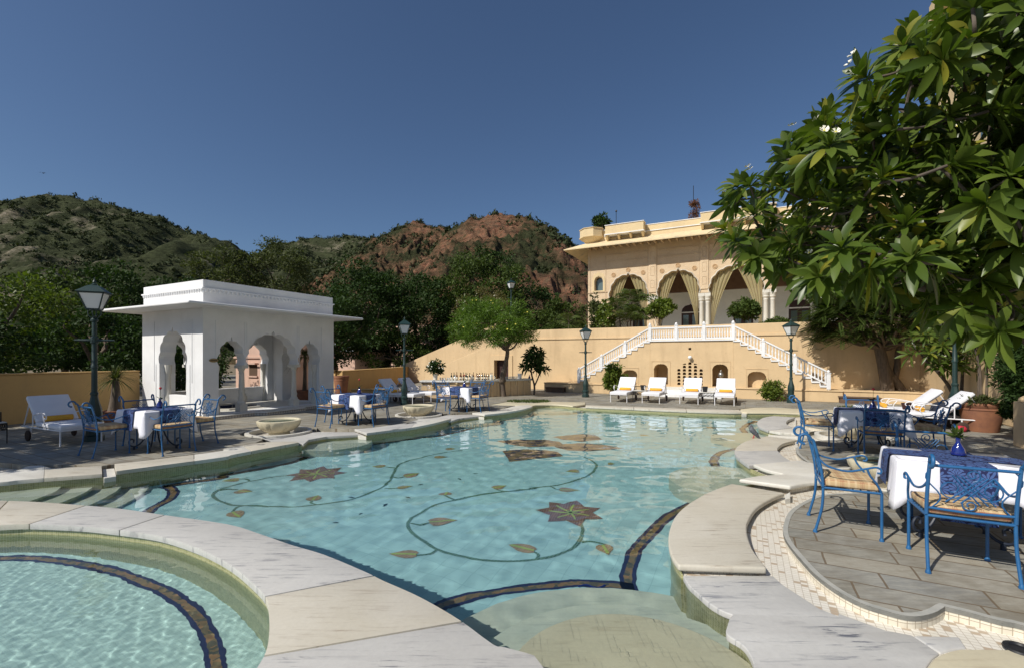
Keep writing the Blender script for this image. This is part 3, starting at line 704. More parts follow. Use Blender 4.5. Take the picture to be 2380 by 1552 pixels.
# big lotus in the middle of the pool
for poly in ([(1200,790),(1240,860),(1265,898),(1400,890),(1700,858),(1845,845),(1780,800),(1650,780),(1450,772)], [(1130,680),(1260,720),(1480,750),(1700,745),(1850,730),(1800,690),(1650,668),(1400,670)], [(1740,745),(1900,785),(2100,790),(2380,770),(2500,765),(2250,715),(2000,705),(1850,715)], [(1730,640),(1850,670),(2050,688),(2260,665),(2180,620),(2050,605),(1880,622)]):
    q = V(Z3, poly); c = Vector((sum(p[0] for p in q)/len(q), sum(p[1] for p in q)/len(q)))
    g = MB(); g.sheet(q, zv+.002); o = g.build('mosaic_flower', MAT['stonepat'], pf); o.cycles.is_caustics_receiver = True

# small things lying in the pool and on the marble
for i, (x, y) in enumerate([(90, 595), (280, 637), (405, 597), (480, 525), (700, 492), (785, 465), (145, 686), (10, 738)]):
    q = V(ZA, [(x, y)])[0]; g = MB(); g.add([(-.05, 0, .004), (0, .02, .012), (.06, 0, .004), (0, -.02, .010)], [(0, 1, 2, 3)]); o = g.build('fallen_leaf', MAT['vine']); o.location = (*q, zv); o.rotation_euler = (0, 0, i*1.3); tag(o, 'dark fallen leaf lying on the pool floor between the vines', 'leaf', 'fallen leaves on the pool floor')
q = V(ZA, [(1445, 1100)])[0]; g = MB(); g.tube(cat([(-.13, 0, .012), (-.05, .03, .012), (.03, -.02, .012), (.12, .02, .012)], 5), .012, 6); o = g.build('blue_strap', simple('bright_blue_plastic', (.01, .06, .5), None, .4)); o.location = (*q, zv); tag(o, 'small bright blue strap lying on the pool floor beside the dark band', 'strap')
g = MB(); g.lathe([(.075, 0), (.07, .012), (.05, .014), (.045, .004)], 20); o = g.build('drain_cover', MAT['black'], smooth=40); o.location = (*zp(*Z7, [(2330, 1285)], -.06)[0], -.06); tag(o, 'round dark metal drain cover at the bottom right on the marble', 'drain')
# ---- water: real ripples, so that sunlight makes its own caustics
def water(name, poly, st, amp, n, lo, hi, seed, aniso):
    P = np.array(poly); x0, y0 = P.min(0)-.1; x1, y1 = P.max(0)+.1
    X, Y = np.meshgrid(np.arange(x0, x1, st), np.arange(y0, y1, st)); rng = np.random.default_rng(seed); Z = np.zeros_like(X)
    for i in range(n):
        a = rng.normal(aniso[0], aniso[1]); lam = lo*(hi/lo)**rng.uniform(0, 1); k = 2*math.pi/lam
        Z += amp*(lam/.4)**1.1*np.sin(k*(X*math.cos(a)+Y*math.sin(a))+rng.uniform(0, 7))
    m, nn = X.shape; idx = np.arange(m*nn).reshape(m, nn)
    cx = X[:-1, :-1]+st/2; cy = Y[:-1, :-1]+st/2
    keep = inside(cx, cy, poly)
    for dx in (-.05, .05):
        keep |= inside(cx+dx, cy, poly) | inside(cx, cy+dx, poly)
    fs = np.stack([idx[:-1, :-1], idx[:-1, 1:], idx[1:, 1:], idx[1:, :-1]], -1)[keep]
    used, inv = np.unique(fs, return_inverse=True); vs = np.stack([X.ravel(), Y.ravel(), Z.ravel()+ZW], 1)[used]
    o = npmesh(name, vs, inv.reshape(-1, 4), MAT['water'], smooth=True); o.cycles.is_caustics_caster = True
    return tag(o, kind='structure')
water('pool_water', POOL, .045, .00028, 60, .11, .8, 5, (1.9, .9))
water('jacuzzi_water', JAC, .013, .00016, 90, .045, .22, 6, (0, 3))
for i, c in enumerate((zp(*Z3, [(1475,262)])[0], gp(2010, 948))):
    rng = np.random.default_rng(i); n = 900; a = rng.uniform(0, 7, n); rr = np.sqrt(rng.uniform(0, 1, n))
    bx = c[0]+rr*np.cos(a)*.85; by = c[1]+rr*np.sin(a)*.55; th = rng.uniform(0, 7, n); h = rng.uniform(.03, .09, n); ln = rng.normal(0, .04, (n, 2)); wd = .012
    v = np.zeros((n, 3, 3)); v[:, 0] = np.stack([bx-wd*np.cos(th), by-wd*np.sin(th), np.zeros(n)], 1); v[:, 1] = np.stack([bx+wd*np.cos(th), by+wd*np.sin(th), np.zeros(n)], 1); v[:, 2] = np.stack([bx+ln[:, 0], by+ln[:, 1], h], 1)
    tag(npmesh('grass', v.reshape(-1, 3), np.arange(n*3).reshape(-1, 3), MAT['l_mid'], k=3), 'patch of low green plants in a marble ring', kind='stuff')
# ================================================================== ARCHITECTURE
def cusp(w, zs, za, n=4, tip=.12, amp=.22, sq=1.0, k=5):
    """half-open outline of a cusped arch: points from left springing over the apex to right springing (x, z)"""
    h = za-tip-zs; half = []
    base = [(-w/2*math.cos(math.pi/2*i/n)**sq, zs+h*math.sin(math.pi/2*i/n)) for i in range(n+1)]
    base[-1] = (-.04*w, zs+h)
    for (x0, z0), (x1, z1) in zip(base, base[1:]):
        dx, dz = x1-x0, z1-z0; L = math.hypot(dx, dz)
        for j in range(k):
            t = j/k; b = amp*L*math.sin(math.pi*t)
            half.append((x0+dx*t-dz/L*b, z0+dz*t+dx/L*b))
    half.append(base[-1])
    half += [(-.03*w, zs+h+tip*.45), (0, za)]
    return half+[(-x, z) for x, z in half[-2::-1]]
def opening(cx, w, z0, zs, za, **k):
    a = cusp(w, zs, za, **k); return [(cx-w/2, z0)]+[(cx+x, z) for x, z in a]+[(cx+w/2, z0)]
TOY = Matrix(((1, 0, 0, 0), (0, 0, 1, 0), (0, 1, 0, 0), (0, 0, 0, 1)))       # (x, z, y) -> (x, y, z)
def upright(g, poly, y0, y1, holes=()):
    """outline in x, z extruded from depth y0 to y1"""
    i0 = len(g.v); f0 = len(g.f); g.prism(poly, y0, y1, holes); g.tr(TOY, i0)
    for i in range(f0, len(g.f)): g.f[i] = tuple(reversed(g.f[i]))
    return g
def hollow(o): return o

P0 = (3.93, 21.6)
# ------------------------------------------------------------------ long retaining wall of the terrace
wl = empty('retaining_wall', (*P0, 0), ROT, 'long yellow plaster retaining wall of the upper terrace with a ramped end behind the bar', 'wall')
g = MB(); upright(g, [(-10.9, 0), (20.5, 0), (20.5, 3.15), (-4.3, 3.15), (-10.9, .72)], 1, 1.45, holes=[[(-6.05, .02), (-5.15, .02), (-5.15, 1.55), (-6.05, 1.55)]])
g.build('wall', MAT['yellow'], wl, bevel=.025)
g = MB(); g.box(-4.6, 20.5, .955, .998, 2.62, 2.70); g.build('string_course', MAT['yellow'], wl, bevel=.01)
g = MB(); g.box(-6.05, -5.15, 1.30, 1.34, .02, 1.55); g.build('door', MAT['door'], wl)
g = MB(); upright(g, [(-6.3, .0), (-6.3, 1.8), (-4.9, 1.8), (-4.9, .0)], .955, .997, holes=[[(-6.05, .02), (-6.05, 1.55), (-5.15, 1.55), (-5.15, .02)]]); g.build('door_surround', MAT['yellow'], wl)
g = MB(); g.box(-2.6, -.85, .0, .96, 0, .40); g.box(9.4, 20, 0.0, .96, 0, .40); g.box(-2.62, -.85, -.03, .96, .402, .45); g.box(9.4, 20, -.03, .96, .402, .45); g.build('plinth_ledge', MAT['yellow'], wl, bevel=.015)
# terrace body behind the wall
g = MB(); g.box(-4.2, 20.4, 1.46, 22, -.3, 2.44)
t_ = g.build('terrace', MAT['cream']); t_.location = (*P0, 0); t_.rotation_euler = (0, 0, ROT); tag(t_, kind='structure')
rw = empty('ramp_parapet', (*P0, 0), ROT, 'sloping yellow parapet of the far side of the ramp up to the terrace', 'parapet')
g = MB(); upright(g, [(-14.9, 0), (-6.5, 0), (-6.5, 4.05), (-14.7, 1.2), (-14.9, 1.1)], 3.4, 3.8); g.build('wall', MAT['yellow'], rw, bevel=.025)
g = MB(); upright(g, [(-15.6, 0.002), (-4.2, 0.002), (-4.2, 2.4), (-5.2, 2.4)][::-1] if 0 else [(-10.95, .002), (-4.25, .002), (-4.25, 2.43)], 1.47, 3.39)
r_ = g.build('ramp', MAT['paver']); r_.location = (*P0, 0); r_.rotation_euler = (0, 0, ROT); tag(r_, kind='structure')

# ------------------------------------------------------------------ double staircase with white balustrades
st = empty('staircase', (*P0, 0), ROT, 'yellow double staircase with white carved balustrades in front of the terrace wall', 'staircase')
L0_, L1_, RL, RR = -.75, 2.6, 5.97, 9.25
def stairprof(n=12):
    pts = [(L0_, .45)]; dx = (L1_-L0_)/n; dz = (2.40-.45)/n
    for i in range(n): pts += [(L0_+dx*i, .45+dz*(i+1)), (L0_+dx*(i+1), .45+dz*(i+1))]
    dx = (RR-RL)/n
    pts += [(RL, 2.40)]
    for i in range(n): pts += [(RL+dx*i, 2.40-dz*(i+1)) if 0 else (RL+dx*(i+1), 2.40-dz*i), (RL+dx*(i+1), 2.40-dz*(i+1))]
    out = []
    for p in pts:
        if not out or abs(p[0]-out[-1][0])+abs(p[1]-out[-1][1]) > 1e-6: out.append(p)
    return out
nich = [opening(4.285-2.58, .66, .47, .86, 1.14, n=3, tip=.03, amp=.12, sq=.6), opening(4.285-1.21, .60, .47, 1.12, 1.43, n=3, tip=.03, amp=.12, sq=.6),
        opening(4.285+1.19, .60, .47, 1.12, 1.43, n=3, tip=.03, amp=.12, sq=.6), opening(4.285+2.55, .66, .47, .86, 1.14, n=3, tip=.03, amp=.12, sq=.6)]
jal = []
for r in range(7):
    for c in range(5):
        x = 4.285+(c-2)*.225; z = .50+r*.148; w = .13; h = .115
        top = 1.53-abs(c-2)**1.6*.085
        if z+h*.45 > top: continue
        hh = min(h, top-z)
        sx_ = 1 if c > 2 else -1
        if hh < h*.98 and c != 2: jal.append([(x-w/2, z), (x-w/2, z+(hh if c > 2 else hh*.4)), (x, z+hh*.85), (x+w/2, z+(hh*.4 if c > 2 else hh)), (x+w/2, z)])
        else: jal.append([(x-w/2, z), (x-w/2, z+h*.6), (x-w*.3, z+h*.95), (x+w*.3, z+h*.95), (x+w/2, z+h*.6), (x+w/2, z)])
jal.append([(4.23, 2.02), (4.23, 2.12), (4.34, 2.12), (4.34, 2.02)])
g = MB(); upright(g, stairprof()+[(RR, .45)], -.06, .28, holes=nich+jal); g.build('stair_front', MAT['yellow'], st)
g = MB(); upright(g, stairprof()+[(RR, .45)], .285, .995, holes=nich[1:3]); g.build('stair_body', MAT['yellow'], st)
g = MB()
for x0, x1 in ((4.285-2.58-.33, 4.285-2.58+.33), (4.285+2.22, 4.285+2.88)): g = MB(); g.box(x0-.02, x1+.02, .2785, .2835, .46, 1.45); g.build('niche_back', MAT['yellow'], st)
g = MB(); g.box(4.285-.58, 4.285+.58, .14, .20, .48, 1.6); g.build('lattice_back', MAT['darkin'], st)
g = MB()
for cx, zt_ in ((4.285-2.58, 1.22), (4.285-1.21, 1.52), (4.285+1.19, 1.52), (4.285+2.55, 1.22)):
    g = MB()
    for x in (cx-.40, cx+.385): g.box(x, x+.015, -.075, -.058, .47, zt_)
    g.box(cx-.40, cx+.40, -.0755, -.0585, zt_+.002, zt_+.017); g.build('niche_moulding', MAT['yellow'], st)
for x in (RL, L1_): g = MB(); g.box(x-.006, x+.006, -.07, -.058, .47, 2.36); g.build('corner_moulding', MAT['yellow'], st)
g = MB(); g.box(-1.0, 9.7, -.10, .99, 0, .40); g.build('plinth', MAT['yellow'], st, bevel=.015)
g = MB(); g.box(-1.0, 9.7, -.135, -.062, .402, .452); g.box(-1, L0_-.0, -.06, .99, .402, .452); g.box(RR+.003, 9.7, -.06, .99, .402, .452); g.build('plinth_moulding', MAT['yellow'], st, bevel=.012)
n = 12; g = MB()
for s0, s1, z0, z1 in ((L0_, L1_, .45, 2.4), (RL, RR, 2.4, .45)):
    dx = (s1-s0)/n; dz = abs(z1-z0)/n
    for i in range(n):
        z = .45+dz*(i+1) if z1 > z0 else 2.4-dz*i
        g = MB(); g.box(s0+dx*i-.004, s0+dx*(i+1)+.004, -.10, .99, z-.055, z+.004)
        e = s0+dx*i if z1 > z0 else s0+dx*(i+1)
        g.box(e-.02, e+.02, -.085, .9, z-dz, z-.056); g.build('white_step', MAT['white'], st)
g = MB(); g.box(L1_-.06, RL+.06, -.12, 1.0, 2.404, 2.46); g.build('landing_slab', MAT['white'], st, bevel=.01)
def newel(x, z, h):
    g = MB(); g.box(x-.065, x+.065, -.105, .025, z, z+h); g.box(x-.08, x+.08, -.12, .04, z+h+.002, z+h+.03)
    g.lathe([(.03, 0), (.055, .02), (.06, .05), (.045, .085), (.012, .11), (.004, .125)], 10, (x, -.04, z+h+.03)); g.build('newel_post', MAT['white'], st, bevel=.006)
def panel(x0, z0, x1, z1):
    x0 += .068; x1 -= .068; L = x1-x0
    def z(x, o): return z0+(z1-z0)*(x-x0+.068)/(L+.136)+o
    g = MB()
    for o, h, d in ((.02, .07, .04), (.50, .065, .055)):
        g.add([(x, y, z(x, q)) for q in (o, o+h) for x, y in ((x0, -.04-d), (x1, -.04-d), (x1, -.04+d), (x0, -.04+d))], [(3, 2, 1, 0), (4, 5, 6, 7), (0, 1, 5, 4), (1, 2, 6, 5), (2, 3, 7, 6), (3, 0, 4, 7)])
    g.build('rail', MAT['white'], st, bevel=.004)
    g = MB(); nb = max(5, int(round(L/.115)))
    for i in range(nb+1):
        x = x0+.03+(L-.06)*i/nb
        g.lathe([(.022, .09), (.028, .12), (.016, .16), (.03, .24), (.034, .28), (.018, .36), (.02, .40), (.024, .43)], 6, (x, -.04, z(x, 0)))
        if i < nb:
            xb = x+(L-.06)/nb; pts = [(x+(xb-x)*(.5-.5*math.cos(math.pi*q/8)), -.04, z(x+(xb-x)*(.5-.5*math.cos(math.pi*q/8)), .42+.075*math.sin(math.pi*q/8))) for q in range(9)]
            g.tube(pts, .013, 5)
    g.build('baluster', MAT['white'], st, smooth=50)
for k in range(3):
    a, b = L0_+(L1_-L0_)*k/3, L0_+(L1_-L0_)*(k+1)/3; za, zb = .60+1.88*k/3, .60+1.88*(k+1)/3
    panel(a, za, b, zb); newel(a, za-.12, .60)
    a, b = L1_+(RL-L1_)*k/3, L1_+(RL-L1_)*(k+1)/3; panel(a, 2.46, b, 2.46); newel(a, 2.46, .62)
    a, b = RL+(RR-RL)*k/3, RL+(RR-RL)*(k+1)/3; za, zb = 2.48-1.88*k/3, 2.48-1.88*(k+1)/3
    panel(a, za, b, zb); newel(b, zb-.12, .60)
newel(RL, 2.46, .62)
# wall lamp above the lattice, brass fountain head in the niche, white marble chute
g = MB(); g.lathe([(.02, 0), (.07, .03), (.085, .09), (.06, .14), (.01, .155)], 12, (0, 0, 0)); g.tube([(0, 0, .06), (0, .12, .02)], .02, 6)
o = g.build('wall_lamp', MAT['white'], smooth=50); place(o, (*fr(P0, 4.30, -.17), 1.62), ROT); tag(o, 'small white globe lamp on the wall above the pigeonhole lattice', 'lamp')
wt = empty('water_urn', (*fr(P0, 5.5, .12), .452), ROT, 'silver water urn standing in the dark niche right of the lattice', 'urn')
g = MB(); g.lathe([(.09, 0), (.10, .02), (.03, .06), (.03, .34), (.06, .38), (.11, .44), (.12, .54), (.08, .60), (.09, .62), (.02, .68), (.015, .72)], 14); g.build('body', simple('old_silver', (.35, .33, .3), None, .3, metal=.8), wt, smooth=50)
g = MB(); g.tube([(0, -.11, .47), (0, -.17, .46), (0, -.18, .43)], .012, 6); g.build('tap', MAT['brass'], wt)
ch = empty('marble_bench', (*fr(P0, 4.2, -.12), 0), ROT, 'low white marble stepped bench against the plinth behind the loungers', 'bench')
g = MB(); g.box(-1.3, 1.35, -.5, -.002, 0, .13); g.box(-1.15, 1.2, -.36, -.002, .132, .30); g.build('base', MAT['white'], ch, bevel=.012)
g = MB(); g.box(-1.3, 1.35, -.22, -.002, .302, .42); g.build('top_slab', MAT['mwhite'], ch, bevel=.012)
# wooden steps standing against the plinth
for i, (x, y, l, lab) in enumerate(((-1.85, -.12, 1.0, 'short wooden step against the plinth left of the staircase'), (10.15, -.14, 1.25, 'wooden step against the plinth right of the staircase, near the tree'))):
    b_ = empty('wooden_step', (*fr(P0, x, y), 0), ROT, lab, 'step')
    g = MB(); g.box(-l/2, l/2, -.36, -.005, .21, .25); g.build('tread', MAT['wood'], b_, bevel=.008)
    g = MB(); g.box(-l/2+.03, l/2-.03, -.33, -.30, .0, .208); g.box(-l/2+.03, l/2-.03, -.06, -.03, .0, .208); g.build('board', MAT['wood'], b_)

# ------------------------------------------------------------------ palace
PP = (P0[0]+BY.x*8, P0[1]+BY.y*8)
pa = empty('palace', (*PP, 0), ROT, 'cream stone palace with cusped arches, carved walls and a deep sloping eave above the terrace', 'building')
ZT = 2.44; XL, XR = -2.88, 14.75
bays = [(-.23, 2.34), (2.78, 2.34), (5.93, 2.75), (9.1, 2.34), (12.1, 2.34)]
ops = [opening(c, w_, ZT+.02, 5.5, 7.05, n=4, tip=.16, amp=.16, sq=.75) for c, w_ in bays]
ops = [ops[0], [ops[1][0]]+[p for o_ in ops[1:] for p in o_[1:-1]]+[ops[4][-1]]]
ops.append(opening(-2.15, .56, 6.05, 6.55, 7.0, n=3, tip=.06, amp=.05, sq=.6)); ops.append(opening(-2.12, .62, ZT+.02, 3.3, 3.72, n=3, tip=.05, amp=.05, sq=.6))
g = MB(); upright(g, [(XL, ZT), (XR, ZT), (XR, 9.3), (XL, 9.3)], 0, .5, holes=ops); g.build('facade', MAT['carved'], pa)
g = MB(); g.box(XL, XL+.45, .502, 9, ZT, 9.3); g.box(XR-.45, XR, .502, 9, ZT, 9.3); g.build('side_wall', MAT['carved'], pa)
g = MB(); g.box(XL+.46, XR-.46, 4.2, 4.5, ZT, 7.34); g.build('veranda_wall', MAT['inwhite'], pa)
g = MB(); g.box(XL+.46, XR-.46, 3.9, 4.19, 6.15, 7.34); g.build('wood_beam', MAT['beam'], pa)
g = MB(); g.box(XL+.46, XR-.46, .51, 8.9, 7.35, 7.6); g.build('ceiling', MAT['beam'], pa)
g = MB(); g.box(XL+.455, XR-.455, .3, 4.15, ZT+.003, ZT+.015); g.build('veranda_floor', MAT['mwhite'], pa)
for x in (-2.15, -2.12):
    z0, z1 = (6.03, 7.05) if x == -2.15 else (ZT+.02, 3.75)
    g = MB(); g.box(x-.36, x+.36, .30, .33, z0, z1); g.build('window', MAT['glassd'], pa)
for cx in (-.26, 3.06, 6.28, 9.4, 12.0):
    dr = MB(); upright(dr, opening(cx, 1.15, ZT+.02, 4.75, 5.35, n=3, tip=.08, amp=.03, sq=.7), 4.15, 4.19); d_ = dr.build('door', MAT['door'], pa)
    g = MB()
    for sx_ in (-1, 1):
        for k in range(2): g.box(cx+sx_*.29-.17, cx+sx_*.29+.17, 4.13, 4.148, ZT+.25+k*1.05, ZT+1.2+k*.95)
    g.build('pane', MAT['glassd'], d_)
    g = MB(); upright(g, opening(cx, 1.38, ZT+.02, 4.78, 5.52, n=3, tip=.1, amp=.03, sq=.7), 4.16, 4.198, holes=[opening(cx, 1.16, ZT+.03, 4.75, 5.36, n=3, tip=.08, amp=.03, sq=.7)]); g.build('door_frame', MAT['white'], d_)
    g = MB(); g.box(cx-.575, cx+.575, 4.10, 4.129, ZT+2.28, ZT+2.36); g.build('door_rail', MAT['white'], d_)
# piers: pilasters above, single and double columns below
piers = [1.28, 4.26, 7.60, 10.6]
for px in piers:
    g = MB()
    g.box(px-.22, px+.22, -.05, -.002, 5.72, 8.6)
    for zz, hh in ((6.0, .45), (6.75, .55), (7.6, .6)):
        for xx in (-.12, .105): g.box(px+xx, px+xx+.015, -.065, -.052, zz, zz+hh)
        for z2 in (zz, zz+hh): g.box(px-.12, px+.12, -.066, -.053, z2, z2+.015)
    for xx in (-.3, .285): g.box(px+xx, px+xx+.015, -.02, -.003, 5.75, 8.6)
    g.build('pilaster', MAT['carved'], pa, bevel=.004)
    xs_ = (px-.17, px+.17)
    for xx in xs_:
        g = MB(); g.lathe([(.16, 0), (.16, .3), (.13, .34), (.15, .42), (.12, .5), (.125, 1.2), (.115, 2.45), (.13, 2.48), (.13, 2.52), (.115, 2.55)], 14, (xx, .12, ZT)); c_ = g.build('column', MAT['mwhite'], pa, smooth=40)
        g = MB(); g.lathe([(.12, 2.56), (.17, 2.66), (.15, 2.70), (.19, 2.82), (.20, 2.86)], 14, (xx, .12, ZT)); g.box(xx-.165, xx+.165, -.04, .4, ZT+2.86, ZT+3.04); g.build('capital', MAT['mwhite'], c_, smooth=40)
# the first pier is a broad carved wall pier down to the floor
g = MB(); g.box(1.02, 1.54, .20, .46, ZT, 5.5); g.box(1.17, 1.39, -.035, -.0, ZT+.2, ZT+.75) if 0 else 0; g.build('pier', MAT['carved'], pa)
# horizontal mouldings and rosettes
g = MB()
xsg = [XL+.7]+[p for p in piers]+[XR-.8]
for a, b in zip(xsg, xsg[1:]):
    for z_, d_ in ((7.42, .03), (7.86, .02), (7.92, .02), (8.3, .03), (8.36, .02)): g.box(a+.33, b-.33, -d_, -.001, z_, z_+.03)
for z_ in (5.05, 5.12, 5.92, 3.98): g.box(XL, XL+1.3 if z_ < 5.1 else XL+1.3, -.05, -.001, z_, z_+.04)
for xx in (XL+.12, XL+1.18): g.box(xx, xx+.03, -.03, -.002, 5.2, 8.4)
g.build('moulding', MAT['carved'], pa)
g = MB(); upright(g, opening(-2.15, .84, 5.98, 6.6, 7.28, n=3, tip=.06, amp=.05, sq=.6), -.03, -.002, holes=[opening(-2.15, .60, 6.05, 6.55, 7.04, n=3, tip=.06, amp=.05, sq=.6)]); g.build('window_frame', MAT['cream'], pa)
g = MB()
for c, w_ in bays:
    for dx, zz in ((-w_*.40, 7.0), (w_*.40, 7.0), (0, 7.25)):
        g = MB()
        for r in (.13, .07):
            g.tube([(c+dx+r*math.cos(a*math.pi/6), -.015, zz+r*math.sin(a*math.pi/6)) for a in range(13)], .018, 5)
        for a in range(8): g.tube([(c+dx, -.01, zz), (c+dx+.12*math.cos(a*math.pi/4), -.015, zz+.12*math.sin(a*math.pi/4))], .013, 4)
        g.build('rosette', MAT['rose'], pa)
g = MB()
for c, w_ in bays:
    arch = cusp(w_+.06, 5.5, 7.09, n=4, tip=.16, amp=.16, sq=.75); g.tube([(c+x, -.012, z) for x, z in arch], .03, 6)
g.build('arch_moulding', MAT['mwhite'], pa, smooth=60)
# sloping eave (chhajja) with brackets
g = MB(); o_ = 1.25
ring = lambda o, z: [(XL-o, -o, z), (XR+o, -o, z), (XR+o, 9+o, z), (XL-o, 9+o, z)]
vs = ring(0, 9.27)+ring(o_, 8.70)+ring(0, 9.18)+ring(o_, 8.64)
fs = []
for i in range(4):
    j = (i+1) % 4; fs += [(i+4, j+4, j, i), (i+8, j+8, j+12, i+12), (i+12, j+12, j+4, i+4)]
g.add(vs, fs); g.build('eave', MAT['eave'], pa)
g = MB(); x = XL+.15
while x < XR:
    upright(g, [(0, 8.45), (0, 9.0), (-.85, 8.72), (-.85, 8.62)], x, x+.09) if 0 else g.add([(x, -.001, 8.72), (x, -.001, 9.15), (x, -.80, 8.80), (x, -.80, 8.70), (x+.08, -.001, 8.72), (x+.08, -.001, 9.15), (x+.08, -.80, 8.80), (x+.08, -.80, 8.70)], [(0, 1, 2, 3), (7, 6, 5, 4), (0, 3, 7, 4), (3, 2, 6, 7), (0, 4, 5, 1)])
    x += .42
g.build('eave_bracket', MAT['carved'], pa)
# roof parapet, projecting balconies, corner turret
g = MB(); g.box(XL+.1, XR-.1, .02, .3, 9.2, 9.95); g.box(XL+.1, XL+.4, .302, 9, 9.2, 9.95); g.box(XR-.4, XR-.1, .302, 9, 9.2, 9.95); g.build('parapet', MAT['cream'], pa)
g = MB(); g.box(XL+.1, XR-.1, -.01, .33, 9.952, 9.99); g.build('parapet_coping', MAT['white'], pa)
g = MB(); g.box(XL+1.1, XR-.2, -.035, .018, 9.55, 9.60); g.build('parapet_moulding', MAT['white'], pa)
for a, b in ((-1.55, .85), (4.1, 7.9), (11.0, 13.4)):
    g = MB(); g.box(a, b, -.62, -.0, 9.52, 10.06); k_ = g.build('balcony', MAT['cream'], pa, bevel=.01)
    g = MB(); g.box(a-.03, b+.03, -.66, .03, 10.062, 10.10); g.box(a-.04, b+.04, -.67, -.002, 9.47, 9.518); g.build('coping', MAT['white'], k_)
    g = MB(); nb = max(3, int((b-a)/.75))
    for i in range(nb+1):
        x = a+.02+(b-a-.16)*i/nb; g.add([(x, -.002, 9.1), (x, -.002, 9.468), (x, -.60, 9.468), (x, -.60, 9.40), (x, -.35, 9.2), (x+.12, -.002, 9.1), (x+.12, -.002, 9.468), (x+.12, -.60, 9.468), (x+.12, -.60, 9.40), (x+.12, -.35, 9.2)], [(0, 1, 2, 3, 4), (9, 8, 7, 6, 5), (0, 4, 9, 5), (4, 3, 8, 9), (3, 2, 7, 8)])
    g.build('bracket', MAT['cream'], k_)
def turret(x):
    g = MB(); g.lathe([(.15, 9.05), (.5, 9.28), (.80, 9.50), (.86, 9.52), (.86, 9.57), (.80, 9.58), (.80, 10.06), (.85, 10.07), (.85, 10.11)], 8, (x, .1, 0)); g.build('turret', MAT['cream'], pa)
turret(XL+.25); turret(XR-.25)
g = MB(); g.box(XL+.45, XR-.45, .31, 8.9, 9.1, 9.2); g.build('roof', MAT['cream'], pa)
# curtains gathered to the columns
def curt(x0, x1, xt, zt_, zb, lab):
    g = MB(); n, m = 28, 16; vs = []
    for j in range(m+1):
        t = j/m; z = zt_+(zb-zt_)*t
        a = x0+(xt+(.05 if x1 < x0 else -.05)-x0)*t+(.18 if x1 < x0 else -.18)*math.sin(math.pi*t)*-1; b = x1+(xt-x1)*(t**.9)
        for i in range(n+1):
            s_ = i/n; x = a+(b-a)*s_; zz = z-.25*(1-t)*abs(s_-.0)**2*(0)
            vs.append((x, .22+.045*math.sin(s_*30)*(1-.5*t)+.03*t, zz))
    fs = []; uv = []
    for j in range(m):
        for i in range(n):
            q = j*(n+1)+i; fs.append((q, q+1, q+n+2, q+n+1)); uv.append([(i/n, j/m), ((i+1)/n, j/m), ((i+1)/n, (j+1)/m), (i/n, (j+1)/m)])
    g.add(vs, fs, uv); o = g.build('curtain', MAT['curt'], smooth=180); o.location = (*PP, 0); o.rotation_euler = (0, 0, ROT)
    tag(o, lab, 'curtain', 'gauze curtains of the veranda arches')
names = ['arch behind the palm', 'arch above the left staircase flight', 'wide arch right of the double columns']
for (c, w_), nme in zip(bays, names):
    curt(c-.02, c-w_/2+.02, c-w_/2+.02, 7.0, 3.1, 'gauzy striped curtain tied back left in the '+nme)
    curt(c+.02, c+w_/2-.02, c+w_/2-.06, 7.0, 3.1, 'gauzy striped curtain tied back right in the '+nme)
# aerial masts on the roof
for x, y, h, lab in ((-1.2, .8, 2.1, 'thin pole with a small lamp on the palace roof beside the rooftop tree'), (3.5, 1.6, 3.3, 'thin aerial mast rising behind the red rooftop shrub')):
    a_ = empty('roof_mast', (*fr(PP, x, y), 9.2), ROT, lab, 'mast')
    g = MB(); g.tube([(0, 0, 0), (0, 0, h)], .02, 5); g.build('pole', MAT['black'], a_)
    g = MB()
    if h < 3: g.lathe([(.02, h), (.07, h+.05), (.06, h+.11), (.01, h+.14)], 8)
    else:
        for k in range(3): g.tube([(-.12+.02*k, 0, h-.9-.2*k), (.12-.02*k, 0, h-.9-.2*k)], .01, 4)
    g.build('lamp_head' if h < 3 else 'aerial', MAT['black'], a_)

# ------------------------------------------------------------------ tall palace wing at the right edge, side wall
tw = empty('palace_wing', (18.7, 19.9, 0), ROT, 'tall yellow palace wing with a cornice seen above the frangipani at the right', 'building')
g = MB(); g.box(0, 14, -16, -.0, -.2, 16.2); g.build('wall', MAT['cream'], tw)
g = MB(); g.box(-.35, 14.3, -16.3, .35, 16.202, 16.5); g.box(-.2, 14.2, -16.2, .2, 16.502, 17.3); g.build('cornice', MAT['cream'], tw, bevel=.03)
g = MB()
for k in range(5):
    for zz in (9.5, 13): g.box(-.03, -.002, -14.5+k*3, -13.3+k*3, zz, zz+1.6)
g.build('window', MAT['glassd'], tw)
sw = empty('side_wall', (15.6, 17.6, 0), ROT, 'plain yellow side wall behind the terracotta pot at the right', 'wall')
g = MB(); g.box(-.0, .4, -9.0, 2.2, 0, 2.1); g.build('wall', MAT['yellow'], sw, bevel=.03)
g = MB(); g.box(-.04, .44, -9.05, 2.2, 2.102, 2.18); g.build('wall_coping', MAT['yellow'], sw, bevel=.02)
g = MB(); g.box(-.2, .2, -.2, .2, 0, .86); g.prism([(.2*math.cos(a*.3142), .2*math.sin(a*.3142)) for a in range(20)], .0, .0+.01) if 0 else 0
g.lathe([(.2, .86), (.19, .93), (.1, .99), (.01, 1.0)], 16)
o = g.build('gate_pillar', MAT['yellow'], bevel=.02); o.location = (9.75, 8.45, 0); o.rotation_euler = (0, 0, ROT); tag(o, 'short round-topped yellow gate pillar at the right edge', 'pillar')

